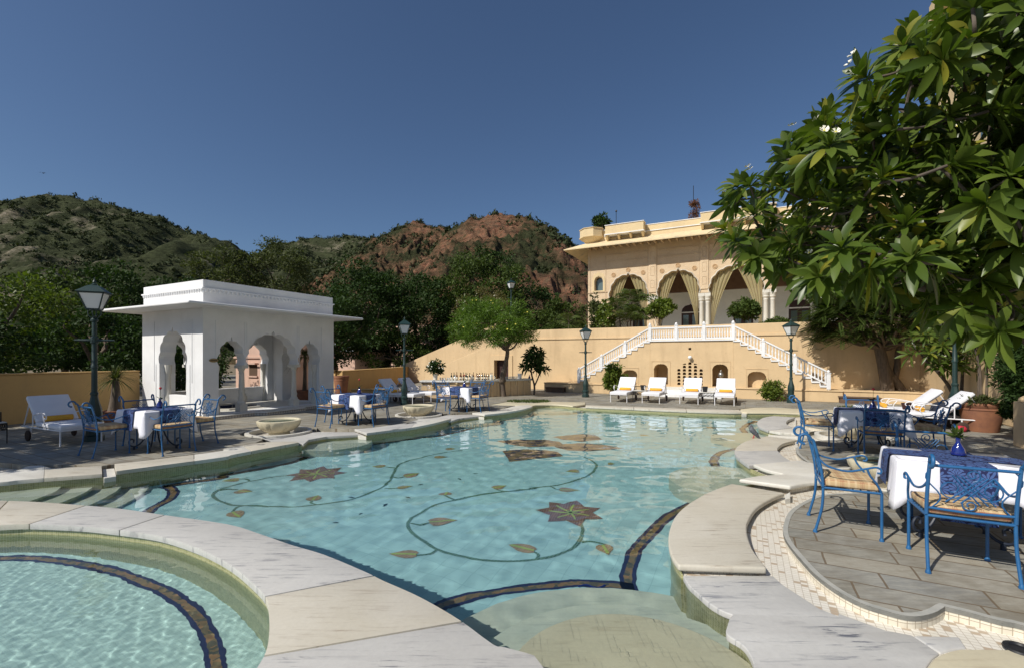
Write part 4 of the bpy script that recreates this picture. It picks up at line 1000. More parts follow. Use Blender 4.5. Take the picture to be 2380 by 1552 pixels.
# ------------------------------------------------------------------ left boundary walls
def wallrun(name, pts, h, th, lab, mat='ochre'):
    e = empty(name, (*pts[0], 0), 0, lab, 'wall'); g = MB()
    loc = [(p[0]-pts[0][0], p[1]-pts[0][1]) for p in pts]
    g.prism(loc+offs(loc, th)[::-1], -.01, h); g.build('wall', MAT[mat], e, bevel=.02)
    g = MB(); g.prism(offs(loc, -.02)+offs(loc, th+.02)[::-1], h+.002, h+.045); g.build('coping', MAT[mat], e, bevel=.015); return e
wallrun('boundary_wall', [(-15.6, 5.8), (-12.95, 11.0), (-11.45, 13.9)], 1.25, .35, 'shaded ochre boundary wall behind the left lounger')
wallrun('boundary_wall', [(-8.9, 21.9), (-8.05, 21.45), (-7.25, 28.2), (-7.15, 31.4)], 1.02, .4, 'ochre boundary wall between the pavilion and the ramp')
wallrun('low_wall', [(-7.0, 19.6), (-4.4, 19.75), (-4.5, 22.0)], .27, .5, 'low yellow planter wall behind the two middle loungers')

# ------------------------------------------------------------------ bar counter
bar = empty('bar_counter', (-1.79, 18.75, 0), 0, 'long yellow plaster bar counter with a white scalloped stone top', 'bar')
c0, c1_, c2_ = (-2.06, .1), (0, 0), (2.75, 1.91)
outl = [c0, c1_, c2_, (2.43, 2.36), (-.1, .62), (-2.05, .72)]
ins = [(-2.0, .16), (-.02, .06), (2.66, 1.93), (2.40, 2.28), (-.1, .55), (-2.0, .64)]
g = MB(); g.prism(ins, 0, .655); g.build('counter_front', MAT['yellow'], bar, bevel=.01)
g = MB(); g.prism(outl, .657, .74); g.build('counter_top', MAT['mwhite'], bar, bevel=.012)
g = MB(); n_ = 34
for i in range(n_):
    t = (i+.5)/n_; g.lathe([(.005, -.03), (.024, -.015), (.026, .012), (.02, .03)], 8, (c0[0]+(c1_[0]-c0[0])*t, c0[1]+(c1_[1]-c0[1])*t-.006, .69))
g.build('scalloped_edge', MAT['white'], bar)
def bracket(p, d, nrm_):
    g = MB(); D = Vector(d); Nn = Vector(nrm_); pr = [(0, .655), (.17, .655), (.17, .60), (.12, .58), (.09, .52), (.05, .50), (.03, .42), (0, .40)]; vs = []
    for s_ in (-.035, .035): vs += [(p[0]+D.x*s_+Nn.x*a, p[1]+D.y*s_+Nn.y*a, z-.002) for a, z in pr]
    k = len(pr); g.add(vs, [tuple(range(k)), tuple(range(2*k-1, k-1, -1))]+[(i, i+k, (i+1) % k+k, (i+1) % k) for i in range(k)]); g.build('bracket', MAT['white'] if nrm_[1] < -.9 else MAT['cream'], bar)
dd = Vector((2.68, 1.87)).normalized(); nn_ = (dd.y*.35, -dd.x*.35)
for t in (.25, .75): bracket((ins[0][0]+1.98*t, .13-.06*t-.0), (1, 0), (0, -.6+.0))
for t in (.03, .30, .52, .74, .97): bracket((ins[1][0]+2.68*t, ins[1][1]+1.87*t), (dd.x, dd.y), nn_)
g = MB()
for t in (.10, .40, .62, .83):
    a = (ins[1][0]+2.68*t, ins[1][1]+1.87*t)
    for s_ in (-1, 1):
        q = (a[0]+dd.x*s_*.16, a[1]+dd.y*s_*.16); g.prism([(q[0]-dd.x*.05, q[1]-dd.y*.05), (q[0]-dd.x*.05+dd.y*.035, q[1]-dd.y*.05-dd.x*.035), (q[0]+dd.x*.05+dd.y*.035, q[1]+dd.y*.05-dd.x*.035), (q[0]+dd.x*.05, q[1]+dd.y*.05)], .0, .654)
g.build('pilaster', MAT['yellow'], bar)
# ------------------------------------------------------------------ white pavilion (own axes: +x towards the pool, +y away; corner nearest the camera at 0, 0)
PC = (-8.42, 12.3)
pv = empty('pavilion', (*PC, 0), ROT, 'flat-roofed white pavilion with cusped arches and a thin projecting eave', 'pavilion')
W, D, ZF_ = 3.22, 4.40, .10
TH = .42; AR = dict(n=4, tip=.13, amp=.2, sq=.8)
# end walls (facing -y and +y): one arch each; long sides: three arches on slender columns
eo = opening(-1.52, 1.42, ZF_, 1.50, 2.56, **AR)
def endwall(y0, par):
    g = MB(); upright(g, [(-W+TH+.002, .0), (-TH-.002, .0), (-TH-.002, 3.14), (-W+TH+.002, 3.14)], y0, y0+TH, holes=[eo]); g.build('wall', MAT['white'], pv)
    if par: g = MB(); g.box(-1.52-.74, -1.52+.74, y0+.2, y0+.36, ZF_, .60); g.build('parapet', MAT['white'], pv, bevel=.012)
endwall(0, True); endwall(D-TH, False)
def sidewall(x0, par):
    ops_ = [opening(.78, .72, ZF_, 1.47, 2.30, n=3, tip=.13, amp=.2, sq=.8), opening(2.07, 1.66, ZF_, 1.47, 2.52, **AR), opening(3.39, .78, ZF_, 1.47, 2.28, n=3, tip=.13, amp=.2, sq=.8)]
    # the gap between neighbouring openings below the springing line is taken out: columns stand there instead
    a = ops_[0][:-1]; b = ops_[1]; c = ops_[2]
    out = [(ops_[0][0])]+ops_[0][1:-1]+[(1.385, 1.47)]
    one = [(.42, ZF_)]+ops_[0][1:-1]+ops_[1][1:-1]+ops_[2][1:-1]+[(3.78, ZF_)]
    g = MB(); upright(g, [(.002, 0), (D-.002, 0), (D-.002, 3.14), (.002, 3.14)], 0, TH, holes=[one])
    for i in range(len(g.v)): x, y, z = g.v[i]; g.v[i] = (x0-y, x, z)
    for i in range(len(g.f)): g.f[i] = g.f[i]
    g.build('wall', MAT['white'], pv)
    for yc in (1.19, 2.95):
        g = MB(); cx = x0-TH/2
        g.box(cx-.115, cx+.115, yc-.115, yc+.115, ZF_, ZF_+.22)
        g.lathe([(.115, .22), (.12, .26), (.085, .32), (.10, .40), (.078, .48), (.08, .60), (.064, 1.10), (.078, 1.13), (.064, 1.16), (.09, 1.24), (.11, 1.28)], 12, (cx, yc, ZF_)); g.box(cx-.19, cx+.19, yc-.10, yc+.10, ZF_+1.28, 1.472)
        g.build('column', MAT['mwhite'], pv, smooth=35)
    for yc in (.44, 3.76):
        g = MB(); cx = x0-TH/2
        g.lathe([(.12, .0), (.12, .2), (.09, .25), (.10, .4), (.08, .5), (.075, 1.1), (.09, 1.14), (.11, 1.26), (.11, 1.36)], 10, (cx, yc, ZF_)); g.build('column', MAT['mwhite'], pv, smooth=35)
    if par:
        g = MB(); g.box(x0-TH*.7, x0-TH*.35, .425, 3.775, ZF_, .62); g.build('parapet', MAT['white'], pv, bevel=.012)
    # shallow vertical mouldings above the columns, recessed spandrel panels
    xo = x0+.001 if not par else x0-TH-.012
    for yc in (.33, 1.15, 1.22, 2.91, 2.98, 3.86): g = MB(); g.box(xo, xo+.011, yc, yc+.015, 1.5, 2.72); g.build('moulding', MAT['white'], pv)
sidewall(0, False); sidewall(-W+TH, True)
for xx, za_, zb_ in ((-.52, 1.0, 2.75), (-2.52, 1.0, 2.75), (-.62, .2, 1.5), (-2.42, .2, 1.5)): g = MB(); g.box(xx, xx+.013, -.012, -.001, za_, zb_); g.build('moulding', MAT['white'], pv)
for xx in (-.84, -2.20):
    g = MB(); g.lathe([(.11, .0), (.11, .2), (.085, .25), (.095, .4), (.075, .5), (.07, 1.1), (.085, 1.14), (.10, 1.26), (.10, 1.38)], 10, (xx, .21, ZF_)); g.build('column', MAT['mwhite'], pv, smooth=35)
g = MB(); o = .72
g.prism([(-W-o, -o), (o, -o), (o, D+o), (-W-o, D+o)], 3.05, 3.13)
# slightly sloping top of the eave
for i in range(len(g.v)):
    x, y, z = g.v[i]
    g.v[i] = (x, y, z)
g.build('eave', MAT['white'], pv, bevel=.035, seg=3)
g = MB(); g.box(-W+.43, -.43, .43, D-.43, 2.92, 3.045); g.build('ceiling', MAT['white'], pv)
g = MB(); g.box(-W+.02, -.02, .02, D-.02, 3.142, 3.82); g.build('roof_parapet', MAT['white'], pv, bevel=.015)
g = MB(); g.box(-W-.02, .02, -.02, D+.02, 3.56, 3.605); g.build('roof_moulding', MAT['white'], pv, bevel=.008)
g = MB()
for i in range(26):
    x = -W+.08+(W-.16)*i/25; g.lathe([(.0, 0), (.028, .015), (.034, .05), (.034, .085)], 6, (x, .008, 3.48)); g.lathe([(.0, 0), (.028, .015), (.034, .05), (.034, .085)], 6, (x, D-.008, 3.48))
for i in range(36):
    y = .08+(D-.16)*i/35
    for x in (-.008, -W+.008): g.lathe([(.0, 0), (.028, .015), (.034, .05), (.034, .085)], 6, (x, y, 3.48))
g.build('petal_frieze', MAT['white'], pv)
# floor with its marble kerb and the sunken tub
hexa = [(-2.35, 1.0), (-1.5, .75), (-.85, 1.2), (-.85, 2.1), (-1.5, 2.5), (-2.35, 2.2)]
g = MB(); g.prism([(-W-.12, -.12), (.35, -.12), (.35, 1.25), (.62, 1.45), (.62, 2.75), (.35, 2.95), (.35, D+.12), (-W-.12, D+.12)], -.02, ZF_-.002, holes=[hexa]); g.build('floor', MAT['mwhite'], pv, bevel=.012)
g = MB(); g.prism([(p[0]*1.0, p[1]) for p in offs(hexa, -.10, True)], ZF_, ZF_+.05, holes=[offs(hexa, .0, True)]); g.build('tub_rim', MAT['mwhite'], pv)
g = MB(); g.strip(hexa, -.6, ZF_, closed=True); g.sheet(hexa, -.02); g.build('plunge_tub', MAT['tub'], pv)
fl_ = [(.353, -.13), (.353, 1.25), (.623, 1.45), (.623, 2.75), (.353, 2.95), (.353, D+.13)]
g = MB(); g.strip([(-W-.13, -.123)]+[(.353, -.123)]+fl_[1:], .005, ZF_-.02); g.build('kerb_mosaic', tiles('kerb_diamond_mosaic', (.50, .46, .40), (.58, .54, .47), (.22, .18, .15), .08, .06, ms=.008), pv)
sg = empty('wall_sign', (*fr(PC, .006, .28), 1.62), ROT+math.pi/2, 'small oval brass name plaque on the shaded side of the pavilion', 'sign')
g = MB(); g.prism([(.125*math.cos(a*math.pi/14), .055*math.sin(a*math.pi/14)) for a in range(28)], 0, .012)
for i in range(len(g.v)): x, y, z = g.v[i]; g.v[i] = (x, -z, y)
g.f = [tuple(reversed(f)) for f in g.f]
g.build('plate', MAT['brass'], sg, bevel=.003)
g = MB(); rnd = random.Random(2); x = -.085
while x < .085:
    ww = rnd.uniform(.008, .016); g.box(x, x+ww*.7, -.0145, -.0125, -.011, .011 if rnd.random() < .6 else .018); x += ww
g.build('lettering', MAT['black'], sg)

# ------------------------------------------------------------------ village houses and the lane wall beyond the pavilion
def house(loc, rz, w_, d_, h, lab, mat='pink', roof=None, win=()):
    e = empty('village_house', loc, rz, lab, 'house')
    g = MB(); g.box(0, w_, 0, d_, 0, h); g.build('wall', MAT[mat], e, bevel=.03)
    g = MB(); g.box(-.08, w_+.08, -.08, d_+.08, h*.62, h*.62+.1); g.box(-.05, w_+.05, -.05, d_+.05, h+.002, h+.12); g.build('cornice', MAT[mat], e)
    for x, z in win:
        g = MB(); g.box(x-.35, x+.35, -.012, -.002, z, z+.6); f_ = g.build('window', MAT['darkin'], e)
        g = MB(); g.box(x-.45, x+.45, -.22, -.013, z+.62, z+.70); g.box(x-.42, x+.42, -.08, -.013, z-.08, z-.005); g.build('hood', MAT[mat], f_)
    if roof:
        g = MB(); g.add([(-.4, -.6, h+.15), (w_+.4, -.6, h+.15), (w_+.4, d_, h+1.2), (-.4, d_, h+1.2)], [(0, 1, 2, 3)]); g.build('roof', MAT[roof], e)
    return e
house((-15.6, 25.5, -1.2), ROT, 3.2, 4, 4.6, 'pink plastered village house seen through the left pavilion arch', win=[(1.6, 1.9)])
house((-13.4, 24.0, -1.2), ROT, 2.4, 1.2, 3.9, 'reddish shaded village house seen through the middle pavilion arch')
house((-16.5, 37, -2.0), ROT, 5, 4, 4.0, 'village shed with a pale sheet-metal roof behind the pavilion', roof='metalroof')
house((-14.5, 46, -2), ROT, 9, 5, 6.6, 'pink village house half hidden in the dark trees', win=[(2, 4.2), (5, 4.2), (7, 4.2)])
# ================================================================== HILLS AND VEGETATION
def ridge_z(pts, D): return [((u-CU)/F*D, CH+(HV-v)/F*D) for u, v in pts]
def hillmat(name, rock1, rock2, soil, green, rockiness, strata):
    m, t, b = nm(name); v = coords(t); vs = coords(t, scale=(.35, .35, 1.6), rot=(.25, .35, 0))
    veg = ramp(t, noi(t, v, .045, 9, .72), [(.60-rockiness*.27, 0.0), (.70-rockiness*.2, 1.0)])
    fine = ramp(t, noi(t, v, .5, 6, .75), [(.42, 0.0), (.6, 1.0)])
    rock = ramp(t, noi(t, vs, strata, 9, .8, 1.6), [(.34, tuple(x*.5 for x in rock2)), (.42, rock2), (.49, rock1), (.54, tuple(x*1.5 for x in rock1)), (.58, rock2), (.64, rock1), (.72, soil)])
    colr = mixc(t, mth(t, 'MULTIPLY', fine, .8), rock, soil)
    gcol = mixc(t, fine, green, tuple(x*.55 for x in green))
    t.links.new(mixc(t, veg, gcol, colr), b.inputs['Base Color']); b.inputs['Roughness'].default_value = .95; b.inputs['Specular IOR Level'].default_value = .1
    bump(t, b, noi(t, vs, strata*1.5, 9, .75, 1.0), 1.0, 3.0); return m
SHR = []
def hill(name, pts, D, depth, zbase, mat, seed, rough, gully, shrubs, bias, crag=0.):
    R_ = ridge_z(pts, D); xs = [p[0] for p in R_]; zs = [p[1] for p in R_]
    x0, x1 = min(xs), max(xs); nx, ny = (340, 150) if crag > 2 else (260, 110)
    X, T = np.meshgrid(np.linspace(x0, x1, nx), np.linspace(0, 1, ny)); Y = D-depth+T*depth*1.45
    prof = np.where(T < .69, np.clip(T/.69, 0, 1)**.8, 1-((T-.69)/.31)**1.5*.75)
    top = np.interp(X, xs, zs); Z = np.empty_like(X)
    for j in range(ny):
        for i in range(nx):
            x, y = X[j, i], Y[j, i]
            n1 = noise.fractal((x*gully, y*gully*.6, seed), .8, 2.1, 5); n2 = noise.fractal((x*.09, y*.09, seed+9), .9, 2.0, 5)
            r3 = abs(noise.noise((x*.035, y*.012, seed+3)))
            p = prof[j, i]; fade = min(1, p*2.2)*(1-.8*math.exp(-((T[j, i]-.69)/.06)**2))
            Z[j, i] = zbase+(top[j, i]-zbase)*p+(n1*rough*1.2-r3*rough*1.5)*fade+n2*rough*.35+(crag*((1-abs(noise.noise((x*.16, y*.10, seed+40))))**2+.7*(1-abs(noise.noise((x*.4+y*.1, y*.3, seed+50))))**2+.35*(1-abs(noise.noise((x*.9, y*.7, seed+60))))**2-1.25)*min(1, p*3)*(.35 if .62 < T[j, i] < .76 else 1) if crag else 0)
    v = np.stack([X.ravel(), Y.ravel(), Z.ravel()], 1); idx = np.arange(nx*ny).reshape(ny, nx)
    f = np.stack([idx[:-1, :-1], idx[:-1, 1:], idx[1:, 1:], idx[1:, :-1]], -1).reshape(-1, 4)
    tag(npmesh(name, v, f, mat, smooth=False), kind='structure')
    rng = np.random.default_rng(int(seed*10)); k = 0
    tries = 0
    while k < shrubs and tries < shrubs*6:
        tries += 1
        i = rng.uniform(0, nx-1.01); j = rng.uniform(ny*.15, ny*.75); i0, j0 = int(i), int(j)
        x, y, z = X[j0, i0]+(i-i0)*(X[0, 1]-X[0, 0]), Y[j0, i0]+(j-j0)*(Y[1, 0]-Y[0, 0]), Z[j0, i0]
        d = noise.fractal((x*.03, y*.02, seed+20.), .8, 2, 4)+bias(x, z, j/ny)
        if d < rng.uniform(-.35, .35): continue
        SHR.append((x, y, z, (.5+1.9*rng.uniform()**3)*(D/200 if D > 220 else 1.15))); k += 1
hm1 = hillmat('scrub_hill', (.26, .22, .17), (.13, .115, .085), (.17, .155, .09), (.06, .07, .032), .25, .06)
hm2 = hillmat('red_rock_hill', (.27, .125, .075), (.12, .056, .038), (.20, .14, .085), (.06, .066, .03), .62, .16)
hill('hill', [(-420, 640), (-260, 540), (-120, 480), (0, 463), (60, 456), (110, 450), (170, 458), (230, 475), (300, 490), (370, 508), (430, 530), (480, 545), (530, 560), (580, 592), (640, 640), (760, 740), (900, 800)], 260, 150, -6, hm1, 3.3, 9, .012, 6000, lambda x, z, t: .3, 1.0)
hill('hill', [(380, 800), (520, 640), (600, 590), (660, 562), (700, 552), (740, 547), (790, 546), (840, 548), (900, 552), (1000, 570), (1100, 640), (1200, 800)], 330, 150, -6, hm1, 5.1, 7, .012, 4000, lambda x, z, t: .35, 1.0)
hill('hill', [(760, 830), (800, 690), (830, 590), (865, 552), (900, 535), (940, 523), (975, 518), (1010, 525), (1040, 531), (1080, 545), (1180, 640), (1300, 830)], 215, 90, -5, hm2, 7.7, 5, .016, 1900, lambda x, z, t: .10+(.6 if t > .55 else -.1), 3.0)
hill('hill', [(800, 880), (880, 745), (950, 640), (1010, 575), (1045, 535), (1075, 508), (1105, 496), (1150, 488), (1190, 489), (1220, 499), (1255, 518), (1290, 545), (1330, 572), (1380, 600), (1500, 660), (1700, 740), (1900, 830)], 170, 95, -4, hm2, 9.4, 5, .02, 3000, lambda x, z, t: -.12+(.85 if t > .62 else 0)+(.45 if x > 12 else 0)+(.2 if z < 20 else 0), 3.6)
# scrub of the hillsides: thousands of thorny bushes, one mass
rng = np.random.default_rng(11); S = np.array(SHR); nb = len(S); q = 34
dirs = rng.normal(0, 1, (nb, q, 3)); dirs /= np.linalg.norm(dirs, axis=2, keepdims=True); dirs[..., 2] = np.abs(dirs[..., 2])
cen = S[:, None, :3]+dirs*S[:, None, 3:4]*rng.uniform(.3, 1, (nb, q, 1))
a = rng.normal(0, 1, (nb, q, 3)); a /= np.linalg.norm(a, axis=2, keepdims=True); b_ = np.cross(a, dirs); b_ /= np.linalg.norm(b_, axis=2, keepdims=True)+1e-6; sz = S[:, None, 3:4]*rng.uniform(.13, .34, (nb, q, 1))
vv = np.stack([cen-a*sz, cen-b_*sz*.6, cen+a*sz, cen+b_*sz*.6], 2).reshape(-1, 3)
tag(npmesh('hillside_scrub', vv, np.arange(len(vv)).reshape(-1, 4), MAT['bush']), 'dark green thorn scrub dotted over the rocky hills', kind='stuff')

# ------------------------------------------------------------------ leaf clouds
def leaves(cen, L, Wd, rng, axis=None, droop=0., jit=.6):
    """one folded diamond per leaf: returns vertices (n*4, 3)"""
    n = len(cen); a = rng.normal(0, 1, (n, 3))
    if axis is not None: a = axis+a*jit
    a[:, 2] -= droop; a /= np.linalg.norm(a, axis=1, keepdims=True)+1e-9
    b = np.cross(a, rng.normal(0, 1, (n, 3))); b /= np.linalg.norm(b, axis=1, keepdims=True)+1e-9
    c = np.cross(a, b); l = (L*rng.uniform(.65, 1.25, (n, 1))); w_ = l*Wd
    return np.stack([cen, cen+a*l*.5+b*w_*.5+c*w_*.15, cen+a*l, cen+a*l*.5-b*w_*.5+c*w_*.15], 1).reshape(-1, 3)
def crown(center, radii, ncl, clr, per, L, Wd, seed, droop=0., low=-.75, shell=.55, jit=.8):
    rng = np.random.default_rng(seed); out = []; c = np.array(center, float); R3 = np.array(radii, float); cl = []
    while len(cl) < ncl:
        d = rng.normal(0, 1, 3); d /= np.linalg.norm(d)
        if d[2] < low: continue
        r = rng.uniform(shell, 1.0)**.6*(1+.22*noise.noise(tuple(d*2.2+seed)))
        cl.append(c+d*R3*r)
    cl = np.array(cl); n = ncl*per
    d = rng.normal(0, 1, (n, 3)); d /= np.linalg.norm(d, axis=1, keepdims=True)
    rad = clr*rng.uniform(.6, 1.3, (ncl, 1)).repeat(per, 0)
    cen = cl.repeat(per, 0)+d*rad*rng.uniform(.15, 1, (n, 1))**.5*np.array([1, 1, .62])
    return leaves(cen, L, Wd, rng, d, droop, jit), cl
def limb(g, a, b, r0, r1, rnd, sag=.0, n=5, wob=.06):
    a, b = Vector(a), Vector(b); L = (b-a).length
    P = [a.lerp(b, i/n)+(Vector((rnd.uniform(-1, 1), rnd.uniform(-1, 1), rnd.uniform(-1, 1)))*wob*L*(0 < i < n))+Vector((0, 0, sag*math.sin(math.pi*i/n))) for i in range(n+1)]
    g.tube(cat(P, 3), [r0+(r1-r0)*i/(3*n) for i in range(3*n+1)], 7)
def tree(name, base, h_tr, ctr, radii, ncl, clr, per, L, Wd, mat, lab, seed, group=None, bark='bark', r=.15, droop=0., low=-.75, shell=.55, nl=9, lean=None):
    e = empty(name, base, 0, lab, 'tree', group); rnd = random.Random(seed)
    v, cl = crown(ctr, radii, ncl, clr, per, L, Wd, seed, droop, low, shell)
    npmesh('crown', v, np.arange(len(v)).reshape(-1, 4), MAT[mat], e)
    g = MB(); top = lean or (ctr[0]*.5, ctr[1]*.5, h_tr); limb(g, (0, 0, -.1), top, r, r*.7, rnd, 0, 5, .025)
    for k in range(nl): limb(g, top, cl[rnd.randrange(len(cl))], r*.5, r*.1, rnd, .1*radii[2], 5, .06)
    g.build('trunk', MAT[bark], e, smooth=60); return e
def at(u, v, Y): return ((u-CU)/F*Y, Y, CH+(HV-v)/F*Y)
BG = 'trees beyond the courtyard walls'
def bgtree(u0, u1, vt, Y, mat, lab, seed, vb=900, L=.30, per=90, ncl=None, shell=.5, base=-1.2, wd=.55, clk=1.0):
    x0, x1 = (u0-CU)/F*Y, (u1-CU)/F*Y; zt = CH+(HV-vt)/F*Y; zb = max(base+.8, CH+(HV-vb)/F*Y); rx = (x1-x0)/2; rz = (zt-zb)/2
    ncl = ncl or int(30+rx*rz*3.2)
    L, per = L*.74, int(per*1.7)
    return tree('broadleaf_tree', ((x0+x1)/2, Y, base), zb-base+.4*rz, (0, 0, zb-base+rz), (rx, min(rx, 3.5), rz), ncl, .16*(rx+rz)*clk/1.6+.25, per, L, wd, mat, lab, seed, BG, shell=shell, r=.2, low=-.95)
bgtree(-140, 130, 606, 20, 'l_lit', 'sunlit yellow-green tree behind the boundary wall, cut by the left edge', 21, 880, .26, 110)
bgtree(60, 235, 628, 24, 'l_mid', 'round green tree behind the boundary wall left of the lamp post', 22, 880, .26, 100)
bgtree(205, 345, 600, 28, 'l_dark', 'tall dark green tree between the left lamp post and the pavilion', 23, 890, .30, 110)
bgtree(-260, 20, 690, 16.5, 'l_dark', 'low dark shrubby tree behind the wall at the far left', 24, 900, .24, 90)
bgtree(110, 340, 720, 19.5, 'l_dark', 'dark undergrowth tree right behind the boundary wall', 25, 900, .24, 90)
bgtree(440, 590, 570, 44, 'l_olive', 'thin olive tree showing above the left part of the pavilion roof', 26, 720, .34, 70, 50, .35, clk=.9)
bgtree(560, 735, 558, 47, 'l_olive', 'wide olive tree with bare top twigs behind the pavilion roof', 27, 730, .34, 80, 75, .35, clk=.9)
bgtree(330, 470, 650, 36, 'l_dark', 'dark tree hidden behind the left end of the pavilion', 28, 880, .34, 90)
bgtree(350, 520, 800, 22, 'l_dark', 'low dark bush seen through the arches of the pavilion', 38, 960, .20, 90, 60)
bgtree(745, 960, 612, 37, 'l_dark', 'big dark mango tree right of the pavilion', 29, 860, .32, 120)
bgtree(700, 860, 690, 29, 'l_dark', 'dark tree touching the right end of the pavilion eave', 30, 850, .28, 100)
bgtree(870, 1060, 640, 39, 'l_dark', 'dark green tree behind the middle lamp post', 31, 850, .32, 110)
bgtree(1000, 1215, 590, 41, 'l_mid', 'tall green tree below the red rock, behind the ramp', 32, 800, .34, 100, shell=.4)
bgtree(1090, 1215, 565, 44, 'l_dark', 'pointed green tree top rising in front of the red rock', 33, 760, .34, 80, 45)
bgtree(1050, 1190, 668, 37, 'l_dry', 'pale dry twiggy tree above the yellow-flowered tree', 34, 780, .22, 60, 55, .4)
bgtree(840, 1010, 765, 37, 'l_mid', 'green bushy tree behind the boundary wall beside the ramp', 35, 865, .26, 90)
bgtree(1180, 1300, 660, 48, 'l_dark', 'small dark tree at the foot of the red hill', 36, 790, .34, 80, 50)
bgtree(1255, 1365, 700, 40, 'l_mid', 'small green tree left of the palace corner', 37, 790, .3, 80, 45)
# bare twigs above the olive tree
# ------------------------------------------------------------------ court trees
def scatter_flowers(v, n, seed, s, mat, par, name='blossoms', lift=0):
    rng = np.random.default_rng(seed); c = v.reshape(-1, 4, 3)[rng.integers(0, len(v)//4, n), 2]; g = MB()
    for p in c:
        for k in range(5):
            a = k*1.257+rng.uniform(0, .4); q = (p[0]+s*math.cos(a), p[1]+s*math.sin(a)*.7, p[2]+s*.6*math.sin(a)); m_ = (p[0]+s*.8*math.cos(a+.5), p[1]+s*.8*math.sin(a+.5)*.7, p[2]+s*.5*math.sin(a+.5)+.01)
            g.add([tuple(p), q, m_], [(0, 1, 2)])
    return g.build(name, mat, par)
ol = empty('oleander_tree', (-.36, 19.75, 0), 0, 'slanting bright green tree with yellow flowers beside the bar counter', 'tree'); rnd = random.Random(4)
v, cl = crown((-.42, 0, 2.98), (1.85, 1.6, 1.22), 175, .34, 150, .16, .16, 41, low=-.6, shell=.4)
npmesh('crown', v, np.arange(len(v)).reshape(-1, 4), MAT['l_yel'], ol); scatter_flowers(v, 60, 3, .05, MAT['yflower'], ol)
g = MB(); g.tube(cat([(0, 0, -.05), (-.06, 0, .4), (-.10, 0, .62), (-.07, 0, .80), (.05, 0, 1.3), (.16, 0, 1.9), (.10, 0, 2.3)], 4), [.12]*4+[.12]*4+[.19]*4+[.13]*4+[.09]*4+[.085]*4+[.07], 9)
for k in range(14): limb(g, (.12, 0, 2.0), cl[rnd.randrange(len(cl))], .045, .012, rnd)
g.build('trunk', MAT['bark'], ol, smooth=60)

def longleaf(base, d, up, L, W, curl=.25, segs=6, grav=.2):
    """pointed plumeria leaf folded along its midrib"""
    d = d.normalized(); s = d.cross(up).normalized(); n = s.cross(d); vs = []
    for i in range(segs+1):
        t = i/segs; p = base+d*(L*t)-n*(curl*.5*L*t*t)-Vector((0, 0, grav*L*t*t)); w_ = W*math.sin(math.pi*min(1, .03+t*.97)**1.32)**.8 if t < 1 else 0
        vs += [p-s*w_*.5+n*w_*.13, p, p+s*w_*.5+n*w_*.13]
    fs = []
    for i in range(segs):
        a = i*3; fs += [(a, a+1, a+4, a+3), (a+1, a+2, a+5, a+4)]
    return vs, fs
def rosette(V_, F_, p, axis, n, L, W, rnd, spread=1.15):
    axis = axis.normalized(); o = axis.orthogonal().normalized(); q = axis.cross(o)
    for k in range(n):
        a = k*2.39996+rnd.uniform(-.2, .2); tilt = spread*(.32+1.12*k/n)+rnd.uniform(-.15, .15)
        rad = o*math.cos(a)+q*math.sin(a); d = axis*math.cos(tilt)+rad*math.sin(tilt); up = axis*math.sin(tilt)-rad*math.cos(tilt)
        l = L*rnd.uniform(.7, 1.12)
        vs, fs = longleaf(p+axis*(.03*(1-k/n)), d, up, l, W*rnd.uniform(.85, 1.1)*l/L, rnd.uniform(.1, .4), grav=rnd.uniform(.05, .3)+.25*k/n)
        b = len(V_); V_ += [tuple(x) for x in vs]; F_ += [tuple(b+i for i in f) for f in fs]
